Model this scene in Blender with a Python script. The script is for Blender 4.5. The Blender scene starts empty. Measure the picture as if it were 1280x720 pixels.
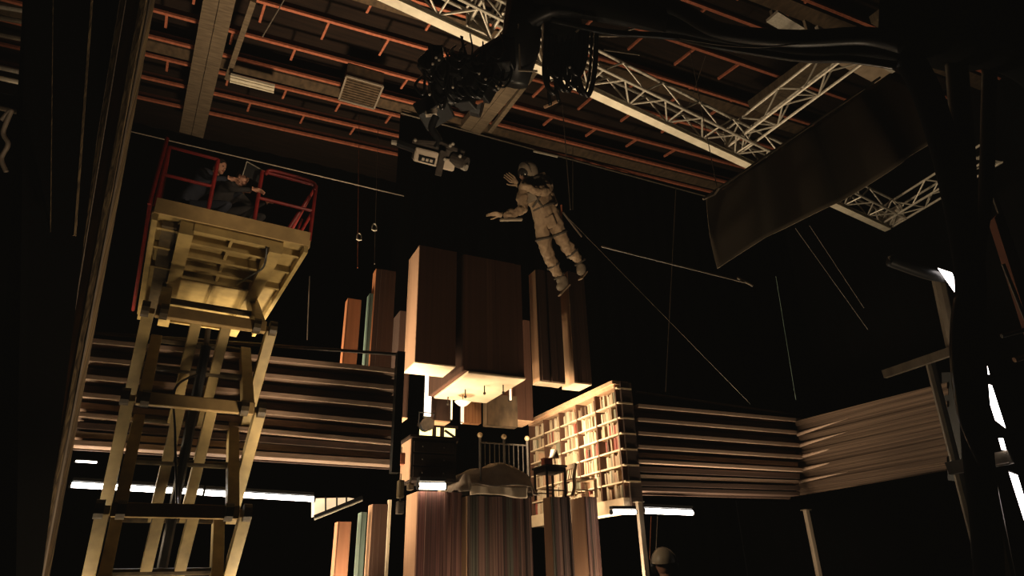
import bpy, bmesh, math, random
from mathutils import Vector, Matrix
random.seed(7)
SC = bpy.context.scene
COL = SC.collection
V = Vector
# ------------------------------------------------------------------ camera
F = 800.0
EX = V((1820, -316, -F)).normalized()
EY = V((-410, -373, -F)); EY = (EY - EX * EX.dot(EY)).normalized()
EZ = EX.cross(EY)
CZ = 1.6
CAM = V((0, 0, CZ))

def ray(px, py):
    d = V((px - 640, 360 - py, -F))
    return V((d.dot(EX), d.dot(EY), d.dot(EZ)))

def at(px, py, X=None, Y=None, Z=None, D=None):
    """point of the place seen at a pixel, on the plane X=, Y=, Z= or at depth D metres"""
    d = ray(px, py)
    if X is not None: t = X / d.x
    elif Y is not None: t = Y / d.y
    elif Z is not None: t = (Z - CZ) / d.z
    else: t = D / F
    return CAM + d * t

cd = bpy.data.cameras.new('camera'); cam = bpy.data.objects.new('camera', cd); COL.objects.link(cam)
R = Matrix((EX, EY, EZ))
cam.matrix_world = Matrix.Translation(CAM) @ R.to_4x4()
cd.sensor_width = 36; cd.lens = 36 * F / 1280; cd.clip_start = .05; cd.clip_end = 200
SC.camera = cam

# ------------------------------------------------------------------ materials
def mat(name, c1, c2=None, rough=.7, scale=(6, 6, 6), metal=0., bump=0., detail=4, contrast=.5, spec=.3, emit=None, es=0):
    m = bpy.data.materials.new(name); m.use_nodes = True
    nt = m.node_tree; n = nt.nodes; l = nt.links
    b = n['Principled BSDF']; b.inputs['Roughness'].default_value = rough; b.inputs['Metallic'].default_value = metal
    b.inputs['Specular IOR Level'].default_value = spec
    c2 = c2 or tuple(x * .6 for x in c1)
    tc = n.new('ShaderNodeTexCoord'); mp = n.new('ShaderNodeMapping'); mp.inputs['Scale'].default_value = scale
    nz = n.new('ShaderNodeTexNoise'); nz.inputs['Scale'].default_value = 1; nz.inputs['Detail'].default_value = detail
    cr = n.new('ShaderNodeValToRGB')
    cr.color_ramp.elements[0].position = .5 - contrast / 2; cr.color_ramp.elements[1].position = .5 + contrast / 2
    cr.color_ramp.elements[0].color = (*c2, 1); cr.color_ramp.elements[1].color = (*c1, 1)
    l.new(tc.outputs['Object'], mp.inputs[0]); l.new(mp.outputs[0], nz.inputs['Vector'])
    l.new(nz.outputs['Fac'], cr.inputs[0]); l.new(cr.outputs[0], b.inputs['Base Color'])
    if bump:
        bp = n.new('ShaderNodeBump'); bp.inputs['Strength'].default_value = bump; bp.inputs['Distance'].default_value = .02
        l.new(nz.outputs['Fac'], bp.inputs['Height']); l.new(bp.outputs[0], b.inputs['Normal'])
    if emit:
        b.inputs['Emission Color'].default_value = (*emit, 1); b.inputs['Emission Strength'].default_value = es
    return m

def stripes(name, cols, scale, rough=.75, bump=.3):
    """lengthwise bands of several colours: noise that only changes across the board"""
    m = mat(name, cols[0], rough=rough, scale=scale, detail=3, bump=bump)
    cr = [x for x in m.node_tree.nodes if x.type == 'VALTORGB'][0].color_ramp
    while len(cr.elements) > 1: cr.elements.remove(cr.elements[0])
    k = len(cols)
    cr.elements[0].position = .28; cr.elements[0].color = (*cols[0], 1)
    for i in range(1, k):
        e = cr.elements.new(.28 + .44 * i / (k - 1)); e.color = (*cols[i], 1)
    return m

M = {}
M['black'] = mat('black stage cloth', (.004, .0037, .0034), (.0025, .0024, .002), .95, (2, 2, .6), spec=.05)
M['floor'] = mat('black stage floor', (.014, .012, .010), (.008, .007, .006), .8, (3, 3, 3), spec=.1)
M['roof'] = mat('dark roof boards', (.03, .017, .011), (.012, .008, .006), .9, (.6, 9, 1), spec=.1)
M['metal_black'] = mat('black painted metal', (.012, .012, .012), (.006, .006, .006), .4, (10, 10, 10), spec=.4)
M['rubber'] = mat('black rubber cable', (.008, .008, .008), (.004, .004, .004), .28, (20, 20, 20), spec=.7)
M['alu'] = mat('truss aluminium', (.62, .57, .48), (.4, .36, .29), .45, (15, 15, 15), metal=.4)
M['white'] = mat('white painted flange', (.8, .73, .58), (.6, .53, .4), .6, (4, 4, 4))
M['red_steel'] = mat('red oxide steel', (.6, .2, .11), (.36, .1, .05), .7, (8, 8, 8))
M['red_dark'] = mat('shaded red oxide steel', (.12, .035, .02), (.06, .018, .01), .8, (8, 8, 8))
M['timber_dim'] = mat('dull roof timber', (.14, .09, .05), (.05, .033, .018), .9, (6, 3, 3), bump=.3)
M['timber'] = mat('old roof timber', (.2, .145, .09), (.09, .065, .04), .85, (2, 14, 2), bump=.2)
M['lift_paint'] = mat('worn yellow paint', (.36, .265, .1), (.2, .145, .055), .5, (5, 5, 5), bump=.05)
M['lift_dark'] = mat('greasy brown steel', (.09, .065, .03), (.03, .022, .012), .5, (9, 9, 9))
M['lift_kick'] = mat('brown toe board', (.42, .29, .12), (.28, .19, .08), .7, (6, 6, 6))
M['red_rail'] = mat('red rail paint', (.26, .014, .011), (.14, .009, .008), .45, (9, 9, 9), spec=.5)
M['slat'] = mat('long grained set timber', (.5, .36, .27), (.3, .2, .15), .6, (.5, 30, 30), bump=.1)
M['slat_dark'] = mat('dark set timber', (.10, .06, .045), (.04, .025, .02), .7, (.4, 25, 25), bump=.1)
M['slat_y'] = stripes('crosswise grained set timber', [(.05, .03, .02), (.11, .07, .045), (.06, .036, .024), (.16, .105, .07), (.07, .042, .028)], (.4, .12, 34))
M['drop'] = mat('black drop cloth', (.0016, .0015, .0014), (.001, .001, .0009), 1, spec=0)
M['void'] = mat('unlit black backing', (.0006, .0006, .0005), rough=1, spec=0)
M['pale_dim'] = mat('dimmed peach set board', (.36, .22, .14), (.26, .15, .09), .7, (8, 8, .3))  # darker copy of the pale board, weaker light put into its colour
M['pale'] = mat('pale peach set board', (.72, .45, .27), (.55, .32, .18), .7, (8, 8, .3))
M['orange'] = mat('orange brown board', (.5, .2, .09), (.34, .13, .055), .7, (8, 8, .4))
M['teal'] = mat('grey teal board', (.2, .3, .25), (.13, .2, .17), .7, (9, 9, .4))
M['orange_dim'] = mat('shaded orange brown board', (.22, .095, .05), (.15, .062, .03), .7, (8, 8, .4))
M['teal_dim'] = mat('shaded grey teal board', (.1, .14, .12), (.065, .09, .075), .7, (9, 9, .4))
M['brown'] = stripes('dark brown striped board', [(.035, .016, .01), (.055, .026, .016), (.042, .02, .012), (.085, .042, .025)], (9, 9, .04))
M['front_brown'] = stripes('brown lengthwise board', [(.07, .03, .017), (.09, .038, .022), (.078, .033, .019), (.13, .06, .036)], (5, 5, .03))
M['col_pink'] = stripes('pink and brown striped cloth', [(.06, .025, .02), (.2, .085, .075), (.07, .032, .028), (.24, .115, .09), (.09, .04, .034)], (7, 3, .03))
M['col_mix'] = stripes('mixed dark striped cloth', [(.03, .018, .015), (.12, .11, .085), (.07, .028, .026), (.2, .115, .09), (.035, .022, .02), (.13, .075, .06)], (6.5, 3, .03))
M['white_board'] = mat('white slab', (.62, .49, .34), (.52, .41, .28), .8, (3, 3, 3), bump=.1)
M['shelf'] = mat('pale painted shelf', (.75, .58, .38), (.62, .46, .29), .6, (6, 6, 6))
M['shelf_dark'] = mat('shaded bookcase divider', (.12, .055, .03), (.07, .032, .018), .6, (6, 6, 2))  # shade inside the bays put into the divider colour
M['blanket'] = mat('grey brown blanket', (.22, .17, .13), (.14, .105, .08), .95, (7, 7, 7), bump=.3)
M['sheet'] = mat('cream sheet', (.5, .4, .3), (.4, .31, .22), .9, (6, 6, 6))
M['iron'] = mat('dark iron', (.035, .027, .02), (.018, .014, .01), .6, (12, 12, 12), spec=.15)
M['brass'] = mat('aged brass', (.25, .18, .1), (.15, .1, .05), .5, (12, 12, 12), metal=.2)
M['wood_chair'] = mat('mid wood', (.27, .17, .09), (.17, .1, .05), .55, (10, 10, 2))
M['wood_black'] = mat('black stained wood', (.022, .014, .01), (.011, .007, .005), .75, (10, 10, 2), spec=.08)
M['suit'] = mat('dusty white pressure suit', (.42, .31, .2), (.25, .18, .115), .85, (14, 14, 14), bump=.25)
M['suit_dark'] = mat('grey suit webbing', (.1, .085, .065), (.05, .042, .032), .8, (20, 20, 20))
M['boot'] = mat('grey boot', (.32, .27, .2), (.2, .165, .12), .8, (14, 14, 14))
M['visor'] = mat('dark visor', (.03, .028, .025), (.02, .018, .016), .12, (5, 5, 5), spec=.8)
M['skin'] = mat('skin', (.5, .27, .18), (.42, .21, .14), .6, (10, 10, 10))
M['navy'] = mat('dark navy cloth', (.03, .034, .05), (.018, .02, .03), .9, (12, 12, 12))
M['dark_cloth'] = mat('charcoal cloth', (.04, .036, .034), (.022, .02, .02), .9, (12, 12, 12))
M['hair'] = mat('dark hair', (.03, .018, .012), (.015, .009, .006), .7, (40, 40, 40))
M['hat'] = mat('off white hard hat', (.5, .42, .3), (.4, .33, .23), .4, (6, 6, 6), spec=.5)
M['banner'] = mat('grey brown canvas', (.22, .175, .12), (.15, .12, .08), .95, (1.2, 1.2, .5), bump=.15)
M['column_wood'] = stripes('layered olive timber', [(.05, .04, .022), (.24, .17, .09), (.07, .05, .03), (.34, .25, .13), (.1, .07, .04)], (26, 26, .02))
M['column_bark'] = mat('splintered plywood edge', (.26, .15, .07), (.05, .03, .016), .9, (9, 9, .9), bump=.5, contrast=.3)
M['steel_grey'] = mat('grey scaffold tube', (.22, .18, .13), (.13, .105, .075), .5, (10, 10, 2), metal=.3)
M['post'] = mat('pale grey post', (.32, .26, .2), (.24, .19, .14), .6, (6, 6, 2))
M['red_panel'] = mat('red brown panel', (.4, .13, .06), (.25, .08, .035), .7, (3, 3, 1))
M['wire'] = mat('steel wire', (.16, .13, .1), (.1, .08, .06), .5, (9, 9, 9))
M['cam_white'] = mat('pale grey camera plastic', (.7, .6, .48), (.58, .49, .38), .5, (9, 9, 9))
M['cam_grey'] = mat('dark grey camera metal', (.12, .1, .085), (.06, .05, .04), .4, (12, 12, 12), metal=.4)
M['panel_ribbed'] = stripes('ribbed orange panel', [(.5, .24, .1), (.25, .1, .04), (.55, .28, .12)], (40, 40, .1))
M['duct'] = mat('galvanised duct', (.3, .23, .16), (.2, .15, .1), .6, (5, 5, 5))
M['tube'] = mat('lit fluorescent tube', (1, .95, .8), rough=.5, emit=(1, .86, .62), es=16)
M['tube_cool'] = mat('lit cool fluorescent tube', (1, .97, .9), rough=.5, emit=(1, .93, .85), es=14)
M['panel_cool'] = mat('lit white light panel', (1, .97, .9), rough=.5, emit=(1, .9, .86), es=7)
M['strip'] = mat('lit warm strip', (1, .9, .7), rough=.5, emit=(1, .74, .5), es=1.3)
M['strip_cool'] = mat('lit pale strip', (1, .95, .85), rough=.5, emit=(1, .84, .72), es=2.6)
M['pane_lit'] = mat('lit greenish pane', (.8, .8, .4), rough=.4, emit=(.85, .72, .3), es=2.2)
M['shade'] = mat('glowing cream shade and ledge', (.9, .75, .55), rough=.4, emit=(1, .72, .42), es=.9)
BOOK = [mat('book cloth %d' % i, c, rough=.7, scale=(20, 20, 4)) for i, c in enumerate(
    [(.6, .46, .3), (.5, .36, .22), (.68, .55, .38), (.4, .28, .17), (.35, .09, .06), (.14, .08, .05), (.25, .22, .14), (.55, .33, .2)])]
BOOKN = ['cream', 'tan', 'ivory', 'brown', 'red', 'dark brown', 'olive', 'orange tan']

# ------------------------------------------------------------------ mesh builder
ORIG = {}
class MB:
    def __init__(s): s.v = []; s.f = []
    def add(s, vs, fs):
        o = len(s.v); s.v += [V(x) for x in vs]; s.f += [tuple(i + o for i in f) for f in fs]; return s
    def hexa(s, p):   # p: bottom 4 (ccw), top 4
        return s.add(p, [(3, 2, 1, 0), (4, 5, 6, 7), (0, 1, 5, 4), (1, 2, 6, 5), (2, 3, 7, 6), (3, 0, 4, 7)])
    def box(s, x0, x1, y0, y1, z0, z1):
        return s.hexa([(x0, y0, z0), (x1, y0, z0), (x1, y1, z0), (x0, y1, z0), (x0, y0, z1), (x1, y0, z1), (x1, y1, z1), (x0, y1, z1)])
    def bar(s, a, b, w, h, up=(0, 0, 1)):
        a = V(a); b = V(b); d = (b - a).normalized(); up = V(up)
        if abs(d.dot(up)) > .98: up = V((0, 1, 0))
        r = d.cross(up).normalized() * (w / 2); u = r.cross(d).normalized() * (h / 2)
        return s.hexa([a - r - u, a + r - u, b + r - u, b - r - u, a - r + u, a + r + u, b + r + u, b - r + u])
    def tube(s, pts, r, n=8, r2=None, cap=True):
        pts = [V(p) for p in pts]; k = len(pts); o = len(s.v); prev = None
        for i, p in enumerate(pts):
            d = (pts[min(i + 1, k - 1)] - pts[max(i - 1, 0)]).normalized()
            if prev is None:
                a = V((0, 0, 1)) if abs(d.z) < .9 else V((1, 0, 0)); u = d.cross(a).normalized()
            else:
                u = (prev - d * prev.dot(d)).normalized()
            prev = u; w = d.cross(u)
            rr = r if r2 is None else r + (r2 - r) * i / max(1, k - 1)
            if isinstance(r, (list, tuple)): rr = r[i]
            for j in range(n):
                t = 2 * math.pi * j / n
                s.v.append(p + (u * math.cos(t) + w * math.sin(t)) * rr)
        for i in range(k - 1):
            for j in range(n):
                s.f.append((o + i * n + j, o + i * n + (j + 1) % n, o + (i + 1) * n + (j + 1) % n, o + (i + 1) * n + j))
        if cap:
            s.f.append(tuple(o + j for j in reversed(range(n)))); s.f.append(tuple(o + (k - 1) * n + j for j in range(n)))
        return s
    def ball(s, c, rx, ry=None, rz=None, nu=14, nv=9, rot=None, half=False):
        c = V(c); ry = ry or rx; rz = rz or rx
        pts = []
        for i in range(nv + 1):
            t = -math.pi / 2 + math.pi * i / nv
            if half: t = math.pi / 2 * i / nv
            for j in range(nu):
                a = 2 * math.pi * j / nu
                p = V((rx * math.cos(t) * math.cos(a), ry * math.cos(t) * math.sin(a), rz * math.sin(t)))
                pts.append(c + (rot @ p if rot else p))
        fs = [(i * nu + j, i * nu + (j + 1) % nu, (i + 1) * nu + (j + 1) % nu, (i + 1) * nu + j) for i in range(nv) for j in range(nu)]
        return s.add(pts, fs)
    def lathe(s, c, prof, n=20):
        c = V(c); pts = [c + V((r * math.cos(2 * math.pi * j / n), r * math.sin(2 * math.pi * j / n), z)) for r, z in prof for j in range(n)]
        return s.add(pts, [(i * n + j, i * n + (j + 1) % n, (i + 1) * n + (j + 1) % n, (i + 1) * n + j) for i in range(len(prof) - 1) for j in range(n)])
    def grid(s, fn, nu, nv):
        pts = [fn(i / nu, j / nv) for j in range(nv + 1) for i in range(nu + 1)]
        return s.add(pts, [(j * (nu + 1) + i, j * (nu + 1) + i + 1, (j + 1) * (nu + 1) + i + 1, (j + 1) * (nu + 1) + i) for j in range(nv) for i in range(nu)])
    def build(s, name, m, parent=None, bevel=0., smooth=False, solid=0., top=False):
        me = bpy.data.meshes.new(name)
        if parent is not None: org = ORIG[parent.name]
        else:
            lo = V([min(v[i] for v in s.v) for i in range(3)]); hi = V([max(v[i] for v in s.v) for i in range(3)])
            org = V(((lo.x + hi.x) / 2, (lo.y + hi.y) / 2, lo.z))
        me.from_pydata([v - org for v in s.v], [], s.f); me.update()
        bm = bmesh.new(); bm.from_mesh(me); bmesh.ops.recalc_face_normals(bm, faces=bm.faces); bm.to_mesh(me); bm.free()
        me.materials.append(M[m] if isinstance(m, str) else m)
        if smooth:
            for p in me.polygons: p.use_smooth = True
        o = bpy.data.objects.new(name, me); COL.objects.link(o)
        if parent is not None: o.parent = parent
        else: o.location = org
        ORIG[o.name] = org
        if bevel:
            b = o.modifiers.new('edge', 'BEVEL'); b.width = bevel; b.segments = 2; b.limit_method = 'ANGLE'
        if solid:
            b = o.modifiers.new('thickness', 'SOLIDIFY'); b.thickness = solid; b.offset = 0
        return o

def tag(o, label=None, cat=None, group=None, kind=None):
    if label: o['label'] = label
    if cat: o['category'] = cat
    if group: o['group'] = group
    if kind: o['kind'] = kind
    return o
def thing(name, loc, label, cat, group=None):
    o = bpy.data.objects.new(name, None); COL.objects.link(o); o.location = V(loc); o.empty_display_size = .2
    ORIG[o.name] = V(loc); return tag(o, label, cat, group)
def struct(mb, name, m, **k): return tag(mb.build(name, m, **k), kind='structure')
def P(mb, name, m, parent, label=None, **k):
    o = mb.build(name, m, parent, **k)
    if label: o['label'] = label
    return o
def curve(pts, n=12):
    """smooth line through points (Catmull-Rom)"""
    pts = [V(p) for p in pts]; q = [pts[0]] + pts + [pts[-1]]; out = []
    for i in range(1, len(q) - 2):
        a, b, c, d = q[i - 1:i + 3]
        for k in range(n):
            t = k / n
            out.append(.5 * ((2 * b) + (c - a) * t + (2 * a - 5 * b + 4 * c - d) * t * t + (3 * b - a - 3 * c + d) * t ** 3))
    return out + [pts[-1]]

# ------------------------------------------------------------------ stage shell
XL, XR, YF, YB, ZC = -9.0, 24.0, -6.0, 25.0, 18.6
struct(MB().box(XL, XR, YF, YB, -.1, 0), 'floor', 'floor')
def drape(fn, nu, nv): return MB().grid(fn, nu, nv)
struct(drape(lambda u, v: (XL + (XR - XL) * u, YB + .05 * math.sin(u * 210), ZC * v), 220, 1), 'wall_back', 'black')
struct(drape(lambda u, v: (XL + .12 * math.sin(u * 160), YF + (YB - YF) * u, ZC * v), 160, 1), 'wall_left', 'black')
struct(drape(lambda u, v: (XR + .12 * math.sin(u * 160), YF + (YB - YF) * u, ZC * v), 160, 1), 'wall_right', 'black')
struct(MB().box(XL, XR, YF - .1, YF, 0, ZC), 'wall_front', 'black')
ceil = struct(MB().box(XL, XR, YF, YB, ZC, ZC + .1), 'ceiling', 'roof')
ORIG['ceiling'] = ceil.location.copy()
ZP = 17.6
# red purlins run across, a little askew; timber joists hang between some of them
TL = -.04
PY = [8.2, 9.5, 10.9, 12.4, 14.0, 15.75, 17.3, 18.5, 19.4, 20.6, 21.8]
def purl(y, dy, w, z0, z1): return MB().hexa([(x, y + TL * x + d, z) for z in (z0, z1) for x, d in ((XL, dy - w / 2), (XR, dy - w / 2), (XR, dy + w / 2), (XL, dy + w / 2))])
for y in PY:
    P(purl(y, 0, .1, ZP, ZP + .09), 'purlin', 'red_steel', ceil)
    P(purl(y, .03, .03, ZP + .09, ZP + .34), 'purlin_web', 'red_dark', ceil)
for y in (9.5, 14.0, 18.5):
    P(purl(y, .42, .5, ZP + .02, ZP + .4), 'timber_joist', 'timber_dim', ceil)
UY = V((ray(121, 736).x, ray(121, 736).y, 0)).normalized()   # second axis of rig and roof
UX = V((UY.y, -UY.x, 0))
n = 0
for i, y0 in enumerate(PY):
    for j in range(14):
        x = -5.0 + j * 1.9 + (.8 if i % 2 else 0); y = y0 + TL * x
        if n >= 98 or x > 16 or y0 < 9: continue
        gap = (PY[i + 1] - y0) if i + 1 < len(PY) else .8
        a = V((x, y, ZP + .12)); n += 1
        P(MB().bar(a, a + UY * gap * .66 + V((0, 0, .1)), .07, .08), 'strut', 'red_steel', ceil)
# broad double timber beams
for a, b, w in (((240, 165), (292, -10), .8), ((588, 160), (690, 60), .8), ((945, 135), (1045, 60), .8), ((1095, 30), (1130, 0), .6)):
    A = at(*a, Z=ZP - .35); B = A + UY * (-(at(*b, Z=ZP - .35) - A).length)
    r = UX * (w / 4 + .01)
    P(MB().bar(A - r, B - r, w / 2, .3).bar(A + r, B + r, w / 2, .3), 'timber_beam', 'timber', ceil)
A = at(284, 98, Z=ZP - .5); P(MB().bar(A, at(317, 0, Z=ZP - .5), .16, .16), 'rail_pipe', 'timber', ceil)
A = at(612, 164, Z=ZP - .5); P(MB().bar(A, at(676, 80, Z=ZP - .5), .16, .16), 'rail_pipe', 'timber', ceil)
# black drop that closes off the roof right of the crane head
A = at(500, 148, Y=18.75); B = at(704, 196, Y=18.75)
t = thing('stage_drop', V(((A.x + XR) / 2, 18.75, 4)), 'black cloth drop hanging from the roof behind the astronaut', 'drop cloth')
P(MB().grid(lambda u, v: (A.x + (XR - .3 - A.x) * u, 18.75 + .04 * math.sin(u * 160), 4 + (17.35 - 4) * v), 160, 1), 'cloth', 'drop', t)
P(MB().tube([(A.x, 18.7, 17.37), (XR - .3, 18.7, 17.37)], .03), 'batten_pipe', 'steel_grey', t)
P(MB().bar(at(667, 189, Y=18.65), at(697, 196, Y=18.65), .06, .06), 'batten_end', 'white', t)
# ------------------------------------------------------------------ roof fittings
def duct_box():
    c = at(451, 116, Z=17.0)
    t = thing('ceiling_vent', c, 'square metal air vent box hung between the red roof purlins', 'vent')
    s = .62
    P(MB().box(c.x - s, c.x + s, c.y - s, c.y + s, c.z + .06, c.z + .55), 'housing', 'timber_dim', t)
    mb = MB()
    for a, b in (((-s, -s), (s, -s)), ((s, -s), (s, s)), ((s, s), (-s, s)), ((-s, s), (-s, -s))):
        mb.bar(c + V((*a, 0)), c + V((*b, 0)), .06, .06)
    P(mb, 'frame', 'post', t)
    mb = MB()
    for k in range(9):
        y = -s + .1 + k * .13; mb.bar(c + V((-s, y, .03)), c + V((s, y, .03)), .07, .02)
    P(mb, 'louvres', 'timber_dim', t)
duct_box()
def batten():
    a = at(288, 97, Z=16.7); b = at(343, 111, Z=16.7); c = (a + b) / 2
    t = thing('strip_light', c, 'unlit white fluorescent batten fixed under the roof beside the timber beam', 'light fitting')
    P(MB().bar(a, b, .34, .1), 'housing', 'white', t)
    for s in (-.09, .09): P(MB().tube([a + V((0, s, -.09)), b + V((0, s, -.09))], .03), 'lamp_tube', 'white', t)
batten()

# ------------------------------------------------------------------ lighting truss
def truss(name, a, b, w, h, bay, label, flange=False, skip=None):
    a = V(a); b = V(b); d = (b - a); L = d.length; d.normalize()
    r = d.cross(V((0, 0, 1))).normalized() * (w / 2); u = V((0, 0, h))
    t = thing(name, a, label, 'truss')
    for o in (-r, r, -r + u, r + u):
        P(MB().tube([a + o, b + o], .035, 8), 'chord', 'alu', t)
    n = max(2, int(L / bay))
    for i in range(n):
        p = a + d * (L * i / n); q = a + d * (L * (i + 1) / n)
        if i % 2: p, q = q, p
        P(MB().tube([p - r, q + r], .022, 6), 'brace', 'alu', t)
        P(MB().tube([p - r, q - r + u], .022, 6), 'brace', 'alu', t); P(MB().tube([p + r, q + r + u], .022, 6), 'brace', 'alu', t)
        if i % 2 == 0:
            P(MB().tube([p - r, p + r], .022, 6), 'brace', 'alu', t)
    for e in (a, b):
        P(MB().bar(e - r + u * .5 - d * .03, e + r + u * .5 - d * .03, .06, h * 1.05), 'end_plate', 'alu', t)
    if flange:
        o = -r * flange
        P(MB().bar(a + o - V((0, 0, .1)), b + o - V((0, 0, .1)), .2, .05).bar(a + o, b + o, .05, .2), 'flange_rail', 'white', t, 'white flat rail along the lower edge')
    return t
ZT = 11.5
A1 = at(470, -12, Z=ZT); B1 = at(1108, 284, Z=ZT)
off = UX * 0
d1 = (B1 - A1).normalized(); r1 = V((-d1.y, d1.x, 0))
truss('lighting_truss', A1 - r1 * .36, B1 - r1 * .36, .55, .5, .6, 'long silver truss with white lower rail running behind the crane head', flange=1.25)
C0 = at(918, 187, Z=ZT + .1); C1 = at(1072, 72, Z=ZT + .1)
truss('lighting_truss', C0, C1, .5, .5, .55, 'short silver ladder truss branching up from the long truss above the canvas')
C0 = at(1108, 282, Z=ZT); C1 = at(1245, 200, Z=ZT)
truss('lighting_truss', C0, C1, .5, .5, .55, 'silver truss going right from the corner below the canvas')
a = at(560, 48, Z=ZT + .5); b = at(640, -35, Z=ZT + .5)
truss('lighting_truss', at(598, 38, Z=ZT + .2), at(640, -30, Z=ZT + .2), .5, .5, .55, 'short silver truss at the top edge beside the crane head')
a = at(1010, 45, Z=ZT + 1.5); b = at(1105, 96, Z=ZT + 1.5)
t = thing('steel_beam', a, 'grey flanged steel beam at the upper right end of the ladder truss', 'beam')
P(MB().bar(a, b, .5, .05).bar(a + V((0, 0, .25)), b + V((0, 0, .25)), .06, .5), 'beam_web', 'duct', t)
P(MB().bar(a - V((0, .25, .0)), b - V((0, .25, .0)), .08, .14), 'beam_edge', 'alu', t)
a = at(1020, 22, Z=ZT + 2.5); b = at(965, 0, Z=ZT + 2.5)
t = thing('steel_beam', a, 'pale steel beam crossing above the black cable arch', 'beam')
P(MB().bar(at(965, 20, Z=ZT + 2.5), at(1015, 50, Z=ZT + 2.5), .35, .08), 'flange', 'alu', t)
P(MB().bar(at(965, 20, Z=ZT + 2.7), at(1015, 50, Z=ZT + 2.7), .08, .4), 'beam_web', 'duct', t)
# left edge rigging
t = thing('wall_rigging', at(5, 90, D=9), 'lit horizontal pipes at the upper left edge of the stage', 'rigging')
for y0, y1, m in ((8, 14, 'alu'), (22, 28, 'steel_grey'), (42, 50, 'steel_grey'), (82, 92, 'alu'), (95, 105, 'white'), (132, 143, 'steel_grey')):
    P(MB().tube([at(-40, y0 - 6, D=9.2), at(34, y1, D=9)], .035), 'pipe', m, t)
P(MB().tube([at(-20, y, D=9.1) for y in (-30, 260)], .04), 'upright', 'metal_black', t)
def cable_coil(pts, label):
    tag(MB().tube(curve([at(*p, D=8.8) for p in pts]), .03, 6).build('hanging_cable', 'wire', smooth=True), label, 'cable')
cable_coil([(2, 150), (14, 138), (4, 165), (10, 180), (2, 198), (8, 215)], 'pale tangled cable at the left edge below the lit pipes')
cable_coil([(30, 212), (28, 224), (33, 236)], 'short pale cable end near the left edge')

# ------------------------------------------------------------------ layered column on the left
def layered_column():
    c = at(60, 700, D=5.2)
    t = thing('layered_column', V((c.x, c.y, 0)), 'tall dark column of layered timber with splintered plywood edge at left', 'column')
    def pair(xt, xb, dt, db):   # line of the column from floor to top, slightly raked
        a = at(xb, 720, D=db); b = at(xt, 0, D=dt); d = b - a
        return a - d * .2, a + d * 1.12
    def seg(p, q, m, nm, th=.05):
        a0, a1 = pair(*p); b0, b1 = pair(*q); n = ((b0 - a0).cross(a1 - a0)).normalized() * th
        if n.y < 0: n = -n
        P(MB().hexa([a0, b0, b0 + n, a0 + n, a1, b1, b1 + n, a1 + n]), nm, m, t)
    seg((133, 10, 6.6, 5.0), (141, 22, 6.6, 5.0), 'column_wood', 'edge_board')
    seg((141, 22, 6.64, 5.04), (149, 30, 6.65, 5.05), 'column_wood', 'edge_board')
    seg((149, 30, 6.6, 5.0), (157, 38, 6.62, 5.02), 'column_wood', 'edge_board')
    seg((157, 38, 6.68, 5.08), (175, 46, 6.7, 5.1), 'column_bark', 'plywood_edge')
    seg((175, 46, 6.66, 5.06), (187, 53, 6.9, 5.25), 'column_wood', 'plywood_edge')
    for xt, xb, r in ((187, 53, .012), (149, 30, .008), (157, 38, .008)):
        a0, a1 = pair(xt, xb, 6.58, 4.98); P(MB().tube([a0, a1], r, 6), 'edge_strip', 'post', t)
    seg((31, 20, 6.0, 4.6), (133, 12, 6.62, 5.02), 'black', 'cloth_face')
    for xt, xb, r in ((66, 58, .006), (114, 62, .016)):
        a = at(xb, 720, D=5.0); b = at(xt, 0, D=5.9); d = b - a
        P(MB().tube([a + d * .55, a + d * 1.1], r, 6), 'seam_rope', 'column_wood', t)
layered_column()

# ------------------------------------------------------------------ slat walls
def slat_wall(label, rows, xl, xr, Yl, Yr, post_l, post_r, rail):
    """rows: (y at left end, y at right end, height px, material, protrude)"""
    base = at(xl, rows[-1][0], Y=Yl)
    t = thing('slat_wall', V((base.x, base.y, base.z)), label, 'slat wall')
    for yl, yr, h, m, dep in rows:
        a0 = at(xl, yl - h / 2, Y=Yl); a1 = at(xl, yl + h / 2, Y=Yl); b0 = at(xr, yr - h / 2, Y=Yr); b1 = at(xr, yr + h / 2, Y=Yr)
        k = V((0, dep, 0)); k2 = V((0, .34, 0))
        P(MB().hexa([a1 - k, b1 - k, b1 + k2, a1 + k2, a0 - k, b0 - k, b0 + k2, a0 + k2]), 'slat', m, t, bevel=.008)
    # dark backing
    a0 = at(xl, rows[0][0] - 2, Y=Yl); a1 = at(xl, rows[-1][0] + 5, Y=Yl); b0 = at(xr, rows[0][1] - 2, Y=Yr); b1 = at(xr, rows[-1][1] + 5, Y=Yr)
    k = V((0, .3, 0)); k2 = V((0, .38, 0))
    P(MB().hexa([a1 + k, b1 + k, b1 + k2, a1 + k2, a0 + k, b0 + k, b0 + k2, a0 + k2]), 'back_board', 'slat_dark', t)
    if rail:
        (yl0, yr0) = rail
        P(MB().tube([at(xl, yl0, Y=Yl + .15), at(xr, yr0, Y=Yr + .15)], .03), 'top_rail', 'cam_grey', t)
    return t
LY0, LY1 = 11.2, 10.5
rowsL = [(425, 466, 6, 'slat', .1), (436, 477, 10, 'slat_dark', -.12), (448, 487, 6, 'slat', .1), (459, 498, 10, 'slat_dark', -.12), (470.5, 510, 6, 'slat', .1),
         (482, 521, 11, 'slat_dark', -.12), (493, 532, 6, 'slat', .1), (504, 541, 8, 'slat', -.06), (518, 555, 5.5, 'slat', .1),
         (530, 562, 8, 'slat_dark', 0), (541, 569, 8, 'slat', -.06), (552, 578, 7, 'slat', -.02)]
slat_wall('wall of long horizontal timber slats behind the scissor lift', rowsL, 86, 498, LY0, LY1, True, True, (414, 443))
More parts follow.
